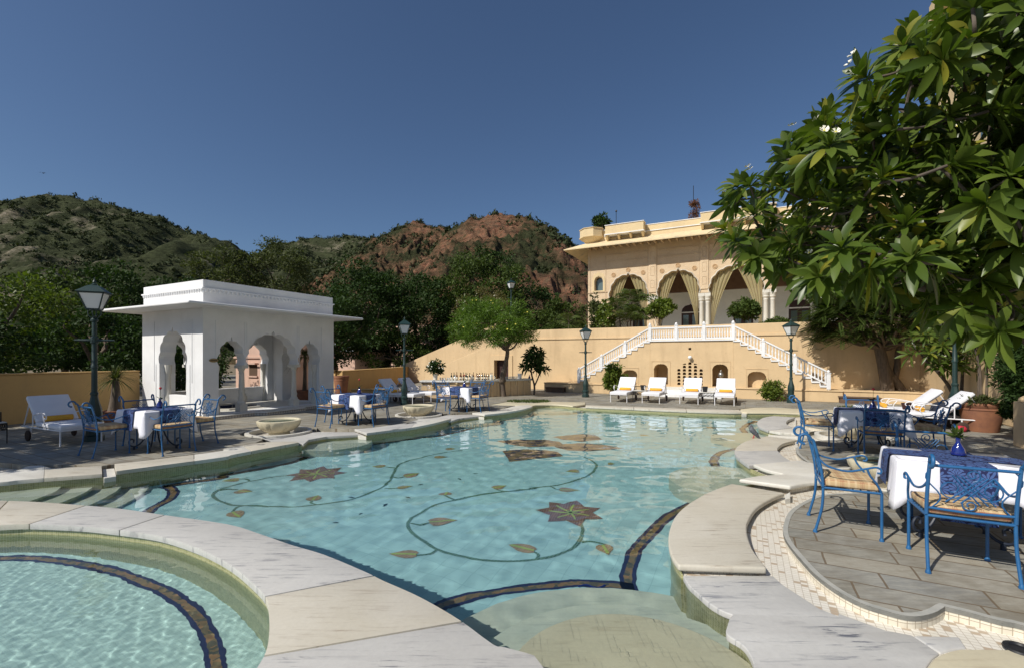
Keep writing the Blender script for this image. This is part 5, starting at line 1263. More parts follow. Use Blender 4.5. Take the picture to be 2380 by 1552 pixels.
def plumeria(name, base, trunk, ends, L, W, nl, lab, seed, rtr, nflow, mat='l_plum', fs=.045):
    e = empty(name, base, 0, lab, 'tree'); rnd = random.Random(seed); g = MB(); V_, F_ = [], []; b0 = Vector(base)
    nodes = []
    for path, r0, r1 in trunk:
        P = cat([Vector(p)-b0 for p in path], 5); n = len(P); g.tube(P, [r0+(r1-r0)*i/(n-1) for i in range(n)], 9)
        nodes += [(p, r0+(r1-r0)*i/(n-1)) for i, p in enumerate(P) if i > n*.35]
    fl = []
    ends = [Vector(p)-b0 for p in ends]
    order = sorted(range(len(ends)), key=lambda i: min((ends[i]-q).length for q, r in nodes))
    for i in order:
        p = ends[i]; best = min(nodes, key=lambda q: (q[0]-p).length+.35*max(0, q[0].z-p.z))
        a = best[0]; d = p-a
        if d.length > .25:
            m1 = a+d*.45+Vector((rnd.uniform(-.08, .08), rnd.uniform(-.08, .08), -.12*d.length)); P = cat([a, m1, p], 4)
            r0 = min(best[1]*.8, .028+.012*d.length); g.tube(P, [r0+(.013-r0)*k/(len(P)-1) for k in range(len(P))], 6)
            nodes += [(P[3], r0*.8), (P[5], r0*.6), (p-d*.1, .016)]
            ax = (P[-1]-P[-3]).normalized()
        else: ax = d.normalized() if d.length else Vector((0, 0, 1))
        ax = (ax+Vector((0, 0, .55))+Vector((rnd.uniform(-.4, .4), rnd.uniform(-.4, .4), rnd.uniform(-.2, .2)))).normalized()
        rosette(V_, F_, p, ax, nl+rnd.randint(-3, 3), L, W, rnd); fl.append((p, ax))
    v = np.array(V_); f = np.array(F_, int); npmesh('crown', v, f, MAT[mat], e, smooth=True)
    g.build('trunk', MAT['barkp'], e, smooth=60)
    if nflow:
        g1 = MB()
        for p, ax in rnd.sample(fl, min(nflow, len(fl))):
            for j in range(rnd.randint(1, 4)):
                c = p+ax*rnd.uniform(.17, .27)+Vector((rnd.uniform(-.07, .07), rnd.uniform(-.07, .07), rnd.uniform(-.03, .07))); o = ax.orthogonal().normalized(); q = ax.cross(o)
                for k in range(5):
                    a = k*1.257+j; r1 = o*math.cos(a)+q*math.sin(a); r2 = o*math.cos(a+.75)+q*math.sin(a+.75)
                    g1.mi = 0; g1.add([c+r1*fs*.25, c+r1*fs+ax*.012, c+r2*fs*.95+ax*.02, c+r2*fs*.25], [(0, 1, 2, 3)])
                    g1.mi = 1; g1.add([c+ax*.004, c+r1*fs*.28+ax*.003, c+r2*fs*.28+ax*.003], [(0, 1, 2)])
        g1.build('blossoms', [MAT['flower'], MAT['yflower']], e)
    return e
# big frangipani on the right: crown in front of the palace
def in_outline(u, v):
    P = [(1668, 480), (1720, 425), (1790, 430), (1830, 350), (1890, 255), (1970, 240), (2020, 175), (2080, 150), (2110, 85), (2180, 55), (2260, 10), (2330, -120), (2700, -320), (2800, 500), (2650, 690), (2450, 760), (2290, 775), (2150, 735), (2060, 690), (1960, 668), (1890, 650), (1800, 628), (1740, 590), (1690, 550)]
    return bool(inside(np.array([u]), np.array([v]), P)[0])
rnd = random.Random(12); ends = []; tries = 0
while len(ends) < 640 and tries < 200000:
    tries += 1
    u, v = rnd.uniform(1660, 2800), rnd.uniform(-320, 780)
    if not in_outline(u, v): continue
    t = (u-1660)/1000.0; Yc = 5.6-1.4*min(t, 1)-.15*(v < 150); Y = rnd.uniform(Yc-1.25+.5*(t < .25), Yc+1.25)
    p = Vector(((u-CU)/F*Y, Y, CH+(HV-v)/F*Y))
    if p.z > 7 or (p-Vector((5.2, 5.0, 4.2))).length > 5.2: continue
    if any((p-q).length < .20 for q in ends): continue
    ends.append(p)
tk = [([(7.3, 5.4, -.2), (7.0, 5.4, .6), (6.55, 5.4, 1.5), (6.1, 5.35, 2.0), (5.5, 5.3, 2.25), (4.7, 5.3, 2.6), (3.9, 5.4, 3.1)], .17, .05), ([(6.75, 5.4, 1.2), (6.6, 5.2, 2.2), (6.2, 4.9, 3.2), (5.6, 4.7, 4.2), (5.2, 4.6, 5.2)], .13, .04),
      ([(6.6, 5.2, 2.2), (6.9, 4.8, 3.4), (6.9, 4.5, 4.6), (6.6, 4.4, 5.6)], .10, .04), ([(6.1, 5.3, 2.0), (5.4, 4.9, 2.9), (4.6, 4.7, 3.6), (4.0, 4.8, 4.0)], .09, .04), ([(6.2, 4.9, 3.2), (5.4, 5.4, 3.9), (4.6, 5.6, 4.3)], .07, .03)]
plumeria('frangipani_tree', (7.3, 5.4, 0), tk, ends, .29, .083, 19, 'huge frangipani tree with long glossy leaves overhanging from the right', 5, .17, 110, fs=.04)
# small frangipani trees
def blob(c, r, n, seed, zmin=None):
    rnd = random.Random(seed); out = []
    while len(out) < n:
        p = Vector((rnd.uniform(-1, 1), rnd.uniform(-1, 1), rnd.uniform(-1, 1)))
        if p.length > 1 or p.length < .45: continue
        q = Vector((c[0]+p.x*r[0], c[1]+p.y*r[1], c[2]+p.z*r[2]))
        if all((q-o).length > .16 for o in out): out.append(q)
        elif rnd.random() < .02: out.append(q)
    return out
B = (1.0, 20.6, 0)
plumeria('frangipani_tree', B, [([(1.0, 20.6, -.1), (1.02, 20.6, .4), (.9, 20.6, .9), (.85, 20.6, 1.3)], .05, .03), ([(1.02, 20.6, .4), (1.2, 20.6, .8), (1.35, 20.6, 1.3)], .04, .02)], blob((1.0, 20.5, 1.6), (.60, .5, .55), 34, 3)+[Vector((1.0, 20.5, 2.1)), Vector((1.5, 20.5, 1.15))], .30, .09, 15, 'small dark frangipani tree between the bar and the staircase', 6, .06, 0, 'l_dark')
B = (13.1, 13.2, 0)
plumeria('frangipani_tree', B, [([(13.1, 13.2, -.1), (12.85, 13.2, .7), (12.5, 13.2, 1.2), (12.0, 13.2, 1.7)], .06, .03), ([(13.1, 13.2, .0), (13.15, 13.2, 1.0), (13.2, 13.2, 1.7)], .05, .03)], blob((12.8, 13.0, 1.95), (1.35, .6, .75), 48, 8), .36, .085, 17, 'small frangipani tree in front of the side wall, right of the shade tree', 7, .06, 14)
# shade tree by the right end of the staircase: feathery leaves
tm = empty('shade_tree', (14.15, 17.0, 0), 0, 'feathery green shade tree with a leaning double trunk right of the staircase', 'tree'); rnd = random.Random(9); rng = np.random.default_rng(9); fr_ = []; g = MB()
limb(g, (0, 0, -.1), (-.35, 0, 2.2), .23, .17, rnd, 0, 4, .02); limb(g, (.85, -.1, -.1), (.1, 0, 1.0), .17, .16, rnd, 0, 3, .02); limb(g, (.1, 0, 1.0), (-.35, 0, 1.9), .15, .12, rnd, 0, 3, .02); limb(g, (.25, 0, .95), (.45, 0, 2.2), .12, .08, rnd, 0, 3, .02)
vv = []
k = 0
while k < 500:
    d = rng.normal(0, 1, 3); d /= np.linalg.norm(d)
    if d[2] < -.5: continue
    c = np.array([-.2, .2, 3.1])+d*np.array([2.4, 1.7, 1.55])*rng.uniform(.45, 1)**.5
    if c[0] > 1.9: continue
    k += 1
    az = math.atan2(d[1], d[0])+rng.normal(0, .8); dv = np.array([math.cos(az), math.sin(az), -.05+rng.normal(0, .2)])
    for _ in range(7):
        a2 = az+rng.normal(0, .9); dv = np.array([math.cos(a2), math.sin(a2), -.15+rng.normal(0, .25)]); side = np.array([-math.sin(a2), math.cos(a2), 0]); Lf = rng.uniform(.3, .5)
        st_ = c+rng.normal(0, .14, 3); t = np.linspace(.1, 1, 11)
        pos = st_+dv*Lf*t[:, None]-np.array([0, 0, .22])*Lf*(t**2)[:, None]
        for s_ in (-1, 1):
            ax = side*s_*.9+dv*.45-np.array([0, 0, .15]); ax /= np.linalg.norm(ax); b2 = dv*.025; l = .105*(1-.55*np.abs(t-.45))[:, None]
            vv.append(np.stack([pos, pos+ax*l*.5+b2, pos+ax*l, pos+ax*l*.5-b2], 1).reshape(-1, 3))
    if k % 9 == 0: limb(g, (-.3, 0, 2.0), c, .06, .015, rnd)
vv = np.concatenate(vv); npmesh('crown', vv, np.arange(len(vv)).reshape(-1, 4), MAT['l_mid'], tm); g.build('trunk', MAT['bark'], tm, smooth=60)
tree('broadleaf_tree', (16.6, 19.4, 2.4), .8, (-.6, 0, 1.9), (2.6, 1.5, 1.7), 90, .38, 120, .2, .4, 'l_mid', 'green bushy tree on the terrace at the right, above the shade tree', 61, droop=.3)

def bush(name, loc, ctr, radii, ncl, per, L, Wd, mat, lab, seed, clr=.16, stems=5, cat_='shrub', group=None, pot=None, drp=0, r=.018):
    e = empty(name, loc, 0, lab, cat_, group); rnd = random.Random(seed); v, cl = crown(ctr, radii, ncl, clr, per, L, Wd, seed, drp, -.9, .3)
    npmesh('foliage', v, np.arange(len(v)).reshape(-1, 4), MAT[mat], e); g = MB()
    for k in range(stems): limb(g, (rnd.uniform(-.04, .04), rnd.uniform(-.04, .04), 0), cl[rnd.randrange(len(cl))], r, r*.35, rnd, 0, 4, .05)
    g.build('stem', MAT['bark'], e); return e, v
TP = lambda x, y: (*fr(P0, x, y), 2.455)
bush('shrub', (*fr(P0, 1.15, -.62), 0), (.0, 0, .72), (.46, .4, .70), 50, 46, .15, .42, 'l_lit', 'tall loose green shrub behind the leftmost lounger of the back row', 71, .15)
bush('shrub', (*fr(P0, 7.35, -.55), 0), (0, 0, .40), (.42, .4, .36), 40, 46, .13, .42, 'l_lit', 'round green shrub right of the back row of loungers', 72, .13)
bush('potted_tree', TP(2.75, 1.9), (0, 0, 1.62), (.62, .55, .42), 50, 60, .16, .5, 'l_lit', 'small vase-shaped tree on the terrace left of the staircase landing', 73, .16, 7)
bush('potted_tree', TP(6.35, 1.9), (0, 0, 1.38), (.64, .55, .42), 60, 60, .15, .5, 'l_mid', 'round-headed shrub on the terrace right of the double columns', 74, .17, 7)
bush('shrub', TP(7.55, 1.9), (0, 0, .5), (.62, .5, .38), 40, 50, .15, .45, 'l_mid', 'low dark shrub on the terrace right of the round-headed shrub', 75, .16)
bush('shrub', TP(-.55, 1.9), (0, 0, 1.35), (.32, .3, 1.2), 46, 46, .17, .35, 'l_olive', 'narrow climbing shrub on the left corner of the palace', 76, .15)
bush('potted_tree', TP(.05, 1.7), (0, 0, 1.25), (.45, .4, .85), 46, 46, .15, .5, 'l_lit', 'slim leafy shrub on the terrace left of the palm', 77, .15)
bush('shrub', TP(-3.3, 3.2), (0, 0, .55), (.9, .5, .5), 60, 50, .16, .45, 'l_mid', 'low shrubs in front of the palms left of the palace', 78, .18)
tree('broadleaf_tree', TP(10.3, 3.0), 1.4, (0, 0, 2.6), (1.3, 1.2, 1.5), 80, .34, 120, .24, .32, 'l_dark', 'drooping dark tree on the terrace in front of the last visible columns', 79, droop=.7, r=.07)
bush('rooftop_tree', (*fr(PP, -2.3, 1.0), 9.3), (0, 0, 1.5), (.46, .5, .62), 30, 34, .24, .5, 'l_dark', 'small dark tree growing on the palace roof above the corner turret', 80, .2)
bush('rooftop_shrub', (*fr(PP, 3.55, 1.4), 9.3), (0, 0, 1.5), (.30, .32, 1.0), 34, 40, .13, .3, 'l_red', 'rust-red conical shrub on the palace roof', 81, .15)
def palm(loc, n, L, h, lab, seed, mat='l_palm', up=1.0, group=None):
    e = empty('palm', loc, 0, lab, 'palm', group); rng = np.random.default_rng(seed); g = MB(); vv = []
    ns = len(h)
    for (sx_, sy_, hh) in h: g.tube([(sx_, sy_, -.05), (sx_*1.2, sy_*1.2, hh*.5), (sx_*1.5, sy_*1.5, hh)], .035, 7)
    for k in range(n):
        sx_, sy_, hh = h[k % ns]; a = rng.uniform(0, 7); l = L*rng.uniform(.75, 1.15); el = rng.uniform(.45, 1.4)*up
        d = np.array([math.cos(a)*math.cos(el), math.sin(a)*math.cos(el), math.sin(el)]); t = np.linspace(0, 1, 26); st_ = np.array([sx_*1.5, sy_*1.5, hh])
        pos = st_+d*l*t[:, None]-np.array([0, 0, 1.])*(l*.55*t**2.2)[:, None]
        g.tube([tuple(p) for p in pos[::5]], .008, 4)
        tang = np.gradient(pos, axis=0); tang /= np.linalg.norm(tang, axis=1, keepdims=True); side = np.cross(tang, [0, 0, 1.]); side /= np.linalg.norm(side, axis=1, keepdims=True)+1e-9
        for s_ in (-1, 1):
            p = pos[4:]; ax = side[4:]*s_*.75+tang[4:]*.6+rng.normal(0, .1, (22, 3))-np.array([0, 0, .25]); ax /= np.linalg.norm(ax, axis=1, keepdims=True); ll = (.30*l*np.sin(np.pi*(.15+.8*t[4:])))[:, None]; w_ = tang[4:]*.022
            vv.append(np.stack([p, p+ax*ll*.4+w_, p+ax*ll-np.array([0, 0, .25])*ll, p+ax*ll*.4-w_], 1).reshape(-1, 3))
    vv = np.concatenate(vv); npmesh('fronds', vv, np.arange(len(vv)).reshape(-1, 4), MAT[mat], e); g.build('trunk', MAT['bark'], e); return e
palm(TP(.95, 2.5), 64, 1.8, [(-.25, 0, 1.5), (.2, .1, 2.0), (0, -.15, 1.0), (.4, 0, 1.2)], 'dense feathery palm clump in front of the first palace arch', 91)
palm((3.3, 28.6, 2.4), 20, 1.5, [(-.3, 0, 1.0), (.2, 0, 1.5), (.5, .2, .8)], 'yellowish palm clump left of the palace, above the terrace wall', 92)
palm((2.0, 29.6, 2.4), 16, 1.3, [(0, 0, .5), (.4, 0, .9)], 'smaller palm clump behind the end of the terrace wall', 93)
def spiky(name, loc, stems, n, L, w_, mat, lab, seed, cat_='plant', pot=None, droop=.9):
    e = empty(name, loc, 0, lab, cat_); rng = np.random.default_rng(seed); g = MB(); vv = []
    for pth in stems:
        g.tube(cat([Vector(p) for p in pth[0]], 4), [pth[1]+(pth[2]-pth[1])*i/(4*(len(pth[0])-1)) for i in range(4*(len(pth[0])-1)+1)], 8); top = np.array(pth[0][-1])
        for k in range(n):
            a = rng.uniform(0, 7); el = rng.uniform(-.3, 1.45); d = np.array([math.cos(a)*math.cos(el), math.sin(a)*math.cos(el), math.sin(el)]); l = L*rng.uniform(.7, 1.15); s_ = np.array([-math.sin(a), math.cos(a), 0])*w_
            t = np.array([0, .35, .7, 1.]); pos = top+d*l*t[:, None]-np.array([0, 0, 1.])*(droop*l*.5*t**2.2)[:, None]
            for i in range(3):
                wa, wb = (1, .9, .6, .05)[i], (1, .9, .6, .05)[i+1]; vv.append(np.stack([pos[i]-s_*wa, pos[i]+s_*wa, pos[i+1]+s_*wb, pos[i+1]-s_*wb]))
    vv = np.concatenate(vv); npmesh('leaves', vv, np.arange(len(vv)).reshape(-1, 4), MAT[mat], e); g.build('stem', MAT['bark'], e, smooth=60); return e
def pot(loc, r, h, lab, mat='terra', n=24):
    e = empty('plant_pot', loc, 0, lab, 'pot'); g = MB(); g.lathe([(r*.72, 0), (r*.74, .02), (r*.93, h*.72), (r*.93, h*.74), (r*.97, h*.76), (r*.97, h*.8), (r*.94, h*.82), (r*1.02, h*.9), (r*1.04, h*.95), (r*1.0, h), (r*.86, h), (r*.84, h*.9)], n); g.build('body', MAT[mat], e, smooth=35)
    g = MB(); g.lathe([(r*.80, h*.88), (r*.5, h*.905), (.01, h*.91)], n); g.build('soil', MAT['soil'], e); return e
pot((-10.25, 11.65, 0), .26, .34, 'terracotta pot of the bottle palm by the left pavilion wall')
spiky('bottle_palm', (-10.25, 11.65, .30), [([(0, 0, 0), (.01, 0, .2), (.03, 0, .55), (.02, 0, .85)], .15, .06)], 210, .62, .011, 'l_olive', 'bottle palm with a shaggy head of thin leaves in front of the left pavilion arch', 101, 'palm')
pot((-7.95, 17.3, 0), .30, .45, 'terracotta pot seen through the right arch of the pavilion')
spiky('bottle_palm', (-7.95, 17.3, .4), [([(0, 0, 0), (.02, 0, .5), (.02, 0, 1.35)], .09, .05)], 170, .8, .012, 'l_olive', 'drooping spiky plant in a pot seen through the right pavilion arch', 102, 'palm', droop=1.5)
pot((-7.9, 20.9, 0), .34, .85, 'tall terracotta pot standing at the corner of the wall right of the pavilion')
pot((10.85, 10.45, 0), .40, .66, 'big terracotta pot beside the dark cypress')
spiky('dracaena', (10.9, 10.5, .58), [([(0, 0, 0), (-.02, 0, .8), (-.15, 0, 1.35)], .03, .02), ([(.05, .1, 0), (.06, .1, .9), (.02, .1, 1.75)], .03, .02), ([(.12, 0, 0), (.14, 0, .6), (.12, 0, 1.0)], .028, .02)], 60, .42, .013, 'l_palm', 'thin dracaena with spiky heads growing in the big terracotta pot', 103)
bush('pot_plant', (10.7, 10.35, .6), (0, 0, .10), (.28, .26, .08), 16, 30, .12, .25, 'l_olive', 'low yellowish plants round the foot of the dracaena', 104, .1, 3, 'plant')
cy, _v = bush('cypress', (10.62, 9.3, 0), (.05, 0, 1.35), (.42, .42, 1.35), 170, 110, .10, .35, 'l_dark', 'dark dense cypress bush at the right edge beside the pot', 105, .17, 4, 'shrub', r=.05)
bush('hedge_tree', (12.6, 10.2, 0), (0, 0, 2.2), (1.4, 1.0, 1.7), 150, 110, .12, .4, 'l_dark', 'dark leafy tree behind the cypress at the right edge', 106, .3, 4, 'tree', r=.07)
# trees standing left of the picture; the court is dappled by them
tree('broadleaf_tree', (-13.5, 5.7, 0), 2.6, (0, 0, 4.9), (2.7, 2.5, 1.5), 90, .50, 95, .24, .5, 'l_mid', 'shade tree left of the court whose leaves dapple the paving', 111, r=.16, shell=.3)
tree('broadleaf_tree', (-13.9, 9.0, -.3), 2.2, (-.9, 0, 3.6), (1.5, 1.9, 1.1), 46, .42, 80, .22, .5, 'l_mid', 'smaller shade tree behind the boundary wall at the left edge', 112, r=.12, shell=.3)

# ================================================================== LAMPS, FURNITURE, SMALL THINGS
def make_lamp():
    e = empty('street_lamp', label='x', cat='lamp')
    g = MB(); g.lathe([(.155, 0), (.155, .10), (.13, .12), (.12, .22), (.145, .24), (.145, .29), (.10, .32), (.115, .37), (.105, .45), (.125, .50), (.115, .62), (.07, .78), (.055, .88), (.065, .90), (.065, .93), (.05, .95)], 8); g.build('base', MAT['green'], e, smooth=30)
    g = MB(); g.lathe([(.048, .94), (.045, 1.4), (.055, 1.41), (.055, 1.46), (.044, 1.48), (.04, 1.88), (.06, 1.90), (.06, 2.0), (.04, 2.02), (.037, 2.30), (.06, 2.32), (.06, 2.35), (.03, 2.38), (.03, 2.42)], 12); g.build('pole', MAT['green'], e, smooth=30)
    g = MB(); g.tube([(-.30, 0, 1.95), (-.12, 0, 1.95), (.12, 0, 1.95), (.30, 0, 1.95)], [.014, .022, .022, .014], 8); g.build('ladder_bar', MAT['green'], e)
    g = MB()
    for s in (-1, 1):
        for t in (0, 1):
            pr = cat([(0, 0, 2.36), (.06, 0, 2.40), (.10, 0, 2.47), (.085, 0, 2.54)], 4)
            g.tube([(p.x*s, 0, p.z) if t == 0 else (0, p.x*s, p.z) for p in pr], .012, 6)
    b, tp, z0, z1 = .095, .19, 2.545, 2.86
    for sx, sy in ((-1, -1), (1, -1), (1, 1), (-1, 1)): g.tube([(sx*b, sy*b, z0), (sx*tp, sy*tp, z1)], .013, 6)
    for i in range(4):
        c = [(-1, -1), (1, -1), (1, 1), (-1, 1)]; p, q = c[i], c[(i+1) % 4]
        g.tube([(p[0]*b, p[1]*b, z0), (q[0]*b, q[1]*b, z0)], .016, 6); g.tube([(p[0]*tp, p[1]*tp, z1), (q[0]*tp, q[1]*tp, z1)], .018, 6)
    g.build('lantern_frame', MAT['green'], e)
    g = MB(); vs = [(s*.225, t*.225, 2.872) for s, t in ((-1, -1), (1, -1), (1, 1), (-1, 1))]+[(s*.10, t*.10, 2.985) for s, t in ((-1, -1), (1, -1), (1, 1), (-1, 1))]+[(s*.06, t*.06, 3.01) for s, t in ((-1, -1), (1, -1), (1, 1), (-1, 1))]
    g.add(vs, [(3, 2, 1, 0)]+[(i+4*k, (i+1) % 4+4*k, (i+1) % 4+4*k+4, i+4*k+4) for k in (0, 1) for i in range(4)]+[(8, 9, 10, 11)])
    g.lathe([(.05, 3.0), (.055, 3.03), (.02, 3.05), (.03, 3.08), (.012, 3.12), (.003, 3.17)], 10); g.build('lantern_roof', MAT['green'], e)
    for i in range(4):
        c = [(-1, -1), (1, -1), (1, 1), (-1, 1)]; p, q = c[i], c[(i+1) % 4]; g = MB()
        g.add([(p[0]*b*.96, p[1]*b*.96, z0), (q[0]*b*.96, q[1]*b*.96, z0), (q[0]*tp*.97, q[1]*tp*.97, z1), (p[0]*tp*.97, p[1]*tp*.97, z1)], [(0, 1, 2, 3)]); g.build('pane', MAT['lampglass'], e)
    return e
GL = 'green cast-iron lamp posts'
lp = make_lamp()
lamps = [((-8.55, 9.25, 0), .45, 1.05, 'tall dark green lamp post in front of the shaded boundary wall at the left'), ((-3.87, 16.25, 0), .3, 1, 'dark green lamp post between the middle loungers and the round bowl'),
         ((3.16, 19.4, 0), .25, .98, 'dark green lamp post left of the staircase, beside the wooden step'), ((10.5, 17.0, 0), .2, 1, 'dark green lamp post in front of the right stair flight'),
         ((10.98, 11.2, 0), .2, 1.12, 'dark green lamp post with its lantern hidden in the frangipani leaves'), ((-.05, 27.6, 3.35), .5, 1, 'lamp post of which only the lantern shows above the trees behind the bar')]
for i, (l, r, s, t) in enumerate(lamps): place(lp if i == 0 else copy_tree(lp), l, r, s, t, GL)

# ---- blue iron armchair: faces +y
def spiral(cx, cz, r0, r1, a0, turns, n=14):
    return [(cx+(r0+(r1-r0)*i/n)*math.cos(a0+turns*2*math.pi*i/n), cz+(r0+(r1-r0)*i/n)*math.sin(a0+turns*2*math.pi*i/n)) for i in range(n+1)]
def make_chair():
    e = empty('garden_armchair', label='x', cat='chair')
    bk = lambda x, h: (x, -.235-.10*(h/.5)**1.6, .45+h)          # the leaning plane of the back
    for s in (-1, 1):
        g = MB(); g.tube(cat([(s*.255, -.235, .44), (s*.257, -.245, .25), (s*.262, -.295, .03)], 5)+[Vector((s*.263, -.30, 0))], .0125, 8); g.lathe([(.02, 0), (.02, .012), (.013, .03)], 8, (s*.263, -.30, 0)); g.build('leg', MAT['blue'], e, smooth=50)
        g = MB(); g.tube([(s*.255, .215, .44), (s*.255, .215, 0)], .0125, 8); g.lathe([(.02, 0), (.02, .012), (.013, .03)], 8, (s*.255, .215, 0)); g.build('leg', MAT['blue'], e, smooth=50)
    g = MB(); c = [(-.255, -.235, .44), (.255, -.235, .44), (.255, .215, .44), (-.255, .215, .44)]
    for i in range(4): g.tube([c[i], c[(i+1) % 4]], .0115, 8)
    for k in range(7): g.tube([(-.255, -.17+.06*k, .438), (.255, -.17+.06*k, .438)], .006, 5)
    g.build('seat_frame', MAT['blue'], e, smooth=50)
    g = MB()
    for s in (-1, 1):
        pth = [bk(s*.257, h) for h in (0, .12, .24, .36, .44)]
        sp = [(s*(.262+.012*i/12), -.335-.055+.055*math.cos(math.pi*1.55*i/12)*(1-.35*i/12), .895+.058*math.sin(math.pi*1.55*i/12)*(1-.3*i/12)) for i in range(13)]
        g.tube(cat([Vector(p) for p in pth]+[Vector(sp[0])], 3)+[Vector(p) for p in sp[1:]], .0135, 8)
    g.tube([bk(-.257, .405), bk(.257, .405)], .0125, 8); g.tube(cat([bk(-.255, .055), bk(0, .045), bk(.255, .055)], 5), .0105, 8)
    g.build('back_frame', MAT['blue'], e, smooth=50)
    g = MB()
    def cv(pts, r=.0055): g.tube([Vector(bk(x, h))+Vector((0, .0, 0)) for x, h in pts], r, 5)
    for s in (-1, 1):
        cv(spiral(s*.115, .225, .088, .022, math.pi if s > 0 else 0, 1.35*s, 22)); 
        cv([(s*(.225-.05*math.sin(math.pi*t/10*2)), .06+.034*t) for t in range(11)])
        for o in (-.045, 0, .045): cv([(-.10*s+o, .115), (.09*s+o*.6, .335)])
    cv(spiral(0, .345, .05, .012, -1.5, 1.4, 18)); cv(spiral(0, .105, .055, .014, 1.5, 1.4, 18))
    g.build('back_scrollwork', MAT['blue'], e, smooth=50)
    for s in (-1, 1):
        g = MB(); x = s*.275
        g.tube(cat([bk(s*.258, .27), (x, -.20, .655), (x+s*.01, -.05, .625), (x+s*.012, .08, .66), (x+s*.012, .165, .685), (x+s*.012, .205, .665), (x+s*.012, .20, .635), (x+s*.012, .175, .635)], 4), .0095, 7)
        g.tube(cat([(x+s*.012, .10, .668), (x+s*.005, .125, .60), (x-s*.005, .175, .53), (s*.258, .213, .45)], 4), .0095, 7); g.build('armrest', MAT['blue'], e, smooth=50)
    g = MB(); g.box(-.245, .245, -.225, .205, .452, .525); g.build('cushion', MAT['plaid'], e, bevel=.022, seg=3, smooth=60)
    return e
chair = make_chair(); used = [0]
def put_chair(x, y, rz, lab):
    o = chair if not used[0] else copy_tree(chair); used[0] = 1
    place(o, (x, y, 0), rz, 1, lab, 'blue iron armchairs round the tables')
# ---- dining table and what lies on it
TL, TW, TZ = .475, .385, .745
def make_table():
    e = empty('dining_table', label='x', cat='table')
    g = MB(); g.box(-TL+.01, TL-.01, -TW+.01, TW-.01, TZ-.03, TZ-.004); g.build('tabletop', MAT['dblue'], e)
    for sx in (-1, 1):
        for sy in (-1, 1):
            g = MB(); D = Vector((sx*.7, sy*.55, 0)).normalized()
            prof = [(.40, .71), (.30, .60), (.16, .50), (.13, .38), (.17, .24), (.24, .12), (.33, .06), (.41, .075), (.435, .14), (.40, .19), (.355, .175), (.36, .13)]
            g.tube(cat([D*a+Vector((0, 0, z)) for a, z in prof], 4), .013, 7); g.lathe([(.02, 0), (.02, .05)], 8, (D.x*.35, D.y*.35, 0)); g.build('leg', MAT['dblue'], e, smooth=50)
    g = MB(); g.tube([(.15*math.cos(a*.314), .15*math.sin(a*.314), .40) for a in range(21)], .009, 6); g.build('ring', MAT['dblue'], e); return e
def make_cloth():
    n = 25; P = []
    cs = [(-TL, -TW), (TL, -TW), (TL, TW), (-TL, TW)]
    for i in range(4):
        a, b = Vector(cs[i]), Vector(cs[(i+1) % 4])
        for k in range(n): P.append((a.lerp(b, k/n), min(k, n-k)/n*(b-a).length, (b-a).normalized()))
    m = len(P); rnd = random.Random(8); rings = []; ph = [rnd.uniform(0, 6) for _ in range(4)]
    for lv in range(9):
        t = max(0, (lv-2)/6); ring = []
        for i, (p, d, dr) in enumerate(P):
            out = Vector((dr.y, -dr.x)); ck = math.exp(-(d/.10)**2); side = i//n
            dia = Vector((p.x/TL, p.y/TW)).normalized() if d < .28 else out
            z = TZ+.004-(0 if lv == 0 else .004 if lv == 1 else .018)
            o = -.02 if lv == 0 else .0 if lv == 1 else .012
            z -= t*(.27+.17*ck); w_ = .010*math.sin(d*26+ph[side])*t+.006*math.sin(d*51+ph[side]*2)*t
            q = p+out*(o+.022*t+w_)+dia*(ck*t*(.055+.02*math.sin(d*60)))
            ring.append((q.x, q.y, z))
        rings.append(ring)
    g = MB(); vs = [v for r in rings for v in r]; fs = [(l*m+(i+1) % m, l*m+i, (l+1)*m+i, (l+1)*m+(i+1) % m) for l in range(8) for i in range(m)]
    g.add(vs, fs); g.add(rings[0], [tuple(range(m))]); o = g.build('tablecloth', MAT['cloth'], smooth=60)
    md = o.modifiers.new('thickness', 'SOLIDIFY'); md.thickness = .003; md.offset = -1; return o
def make_runner(half, wd, lift, drop):
    pts = [(-half-.040, TZ-drop), (-half-.034, TZ-drop*.5), (-half-.022, TZ-.03), (-half-.010, TZ+.004+lift), (-half+.02, TZ+.0095+lift)]
    pts += [(x, TZ+.0095+lift) for x in (-half*.5, 0, half*.5)]+[(-a, b) for a, b in pts[::-1]]
    g = MB(); d = 0; vs = []; uv = []; fs = []
    for i, (x, z) in enumerate(pts):
        if i: d += math.hypot(x-pts[i-1][0], z-pts[i-1][1])
        vs += [(x, -wd/2, z), (x, wd/2, z)]
        if i: fs.append((2*i-2, 2*i, 2*i+1, 2*i-1)); uv.append([(d0, 0), (d, 0), (d, wd), (d0, wd)])
        d0 = d
    g.add(vs, fs, uv); return g.build('table_runner', MAT['daisy'], smooth=60)
def make_vase():
    g = MB(); g.lathe([(.035, 0), (.058, .01), (.06, .03), (.05, .075), (.03, .11), (.018, .135), (.016, .155), (.024, .18), (.02, .18), (.012, .155)], 18); return g.build('vase', MAT['blueglass'], smooth=50)
def make_flower(h, mat):
    e = empty('cut_flower', label='x', cat='flower'); g = MB(); g.tube([(0, 0, .02), (.004, 0, h*.6), (.012, 0, h)], .003, 5); 
    g.build('stem', MAT['l_mid'], e); g = MB(); g.lathe([(.004, 0), (.02, .012), (.024, .03), (.016, .045), (.004, .05)], 9, (.012, 0, h)); g.build('bloom', MAT[mat], e, smooth=60)
    v = leaves(np.array([[0, 0, .15], [0, 0, .17], [0, 0, .16], [0, 0, .2], [0, 0, .18]]), .08, .4, np.random.default_rng(2)); npmesh('foliage', v, np.arange(len(v)).reshape(-1, 4), MAT['l_mid'], e); return e
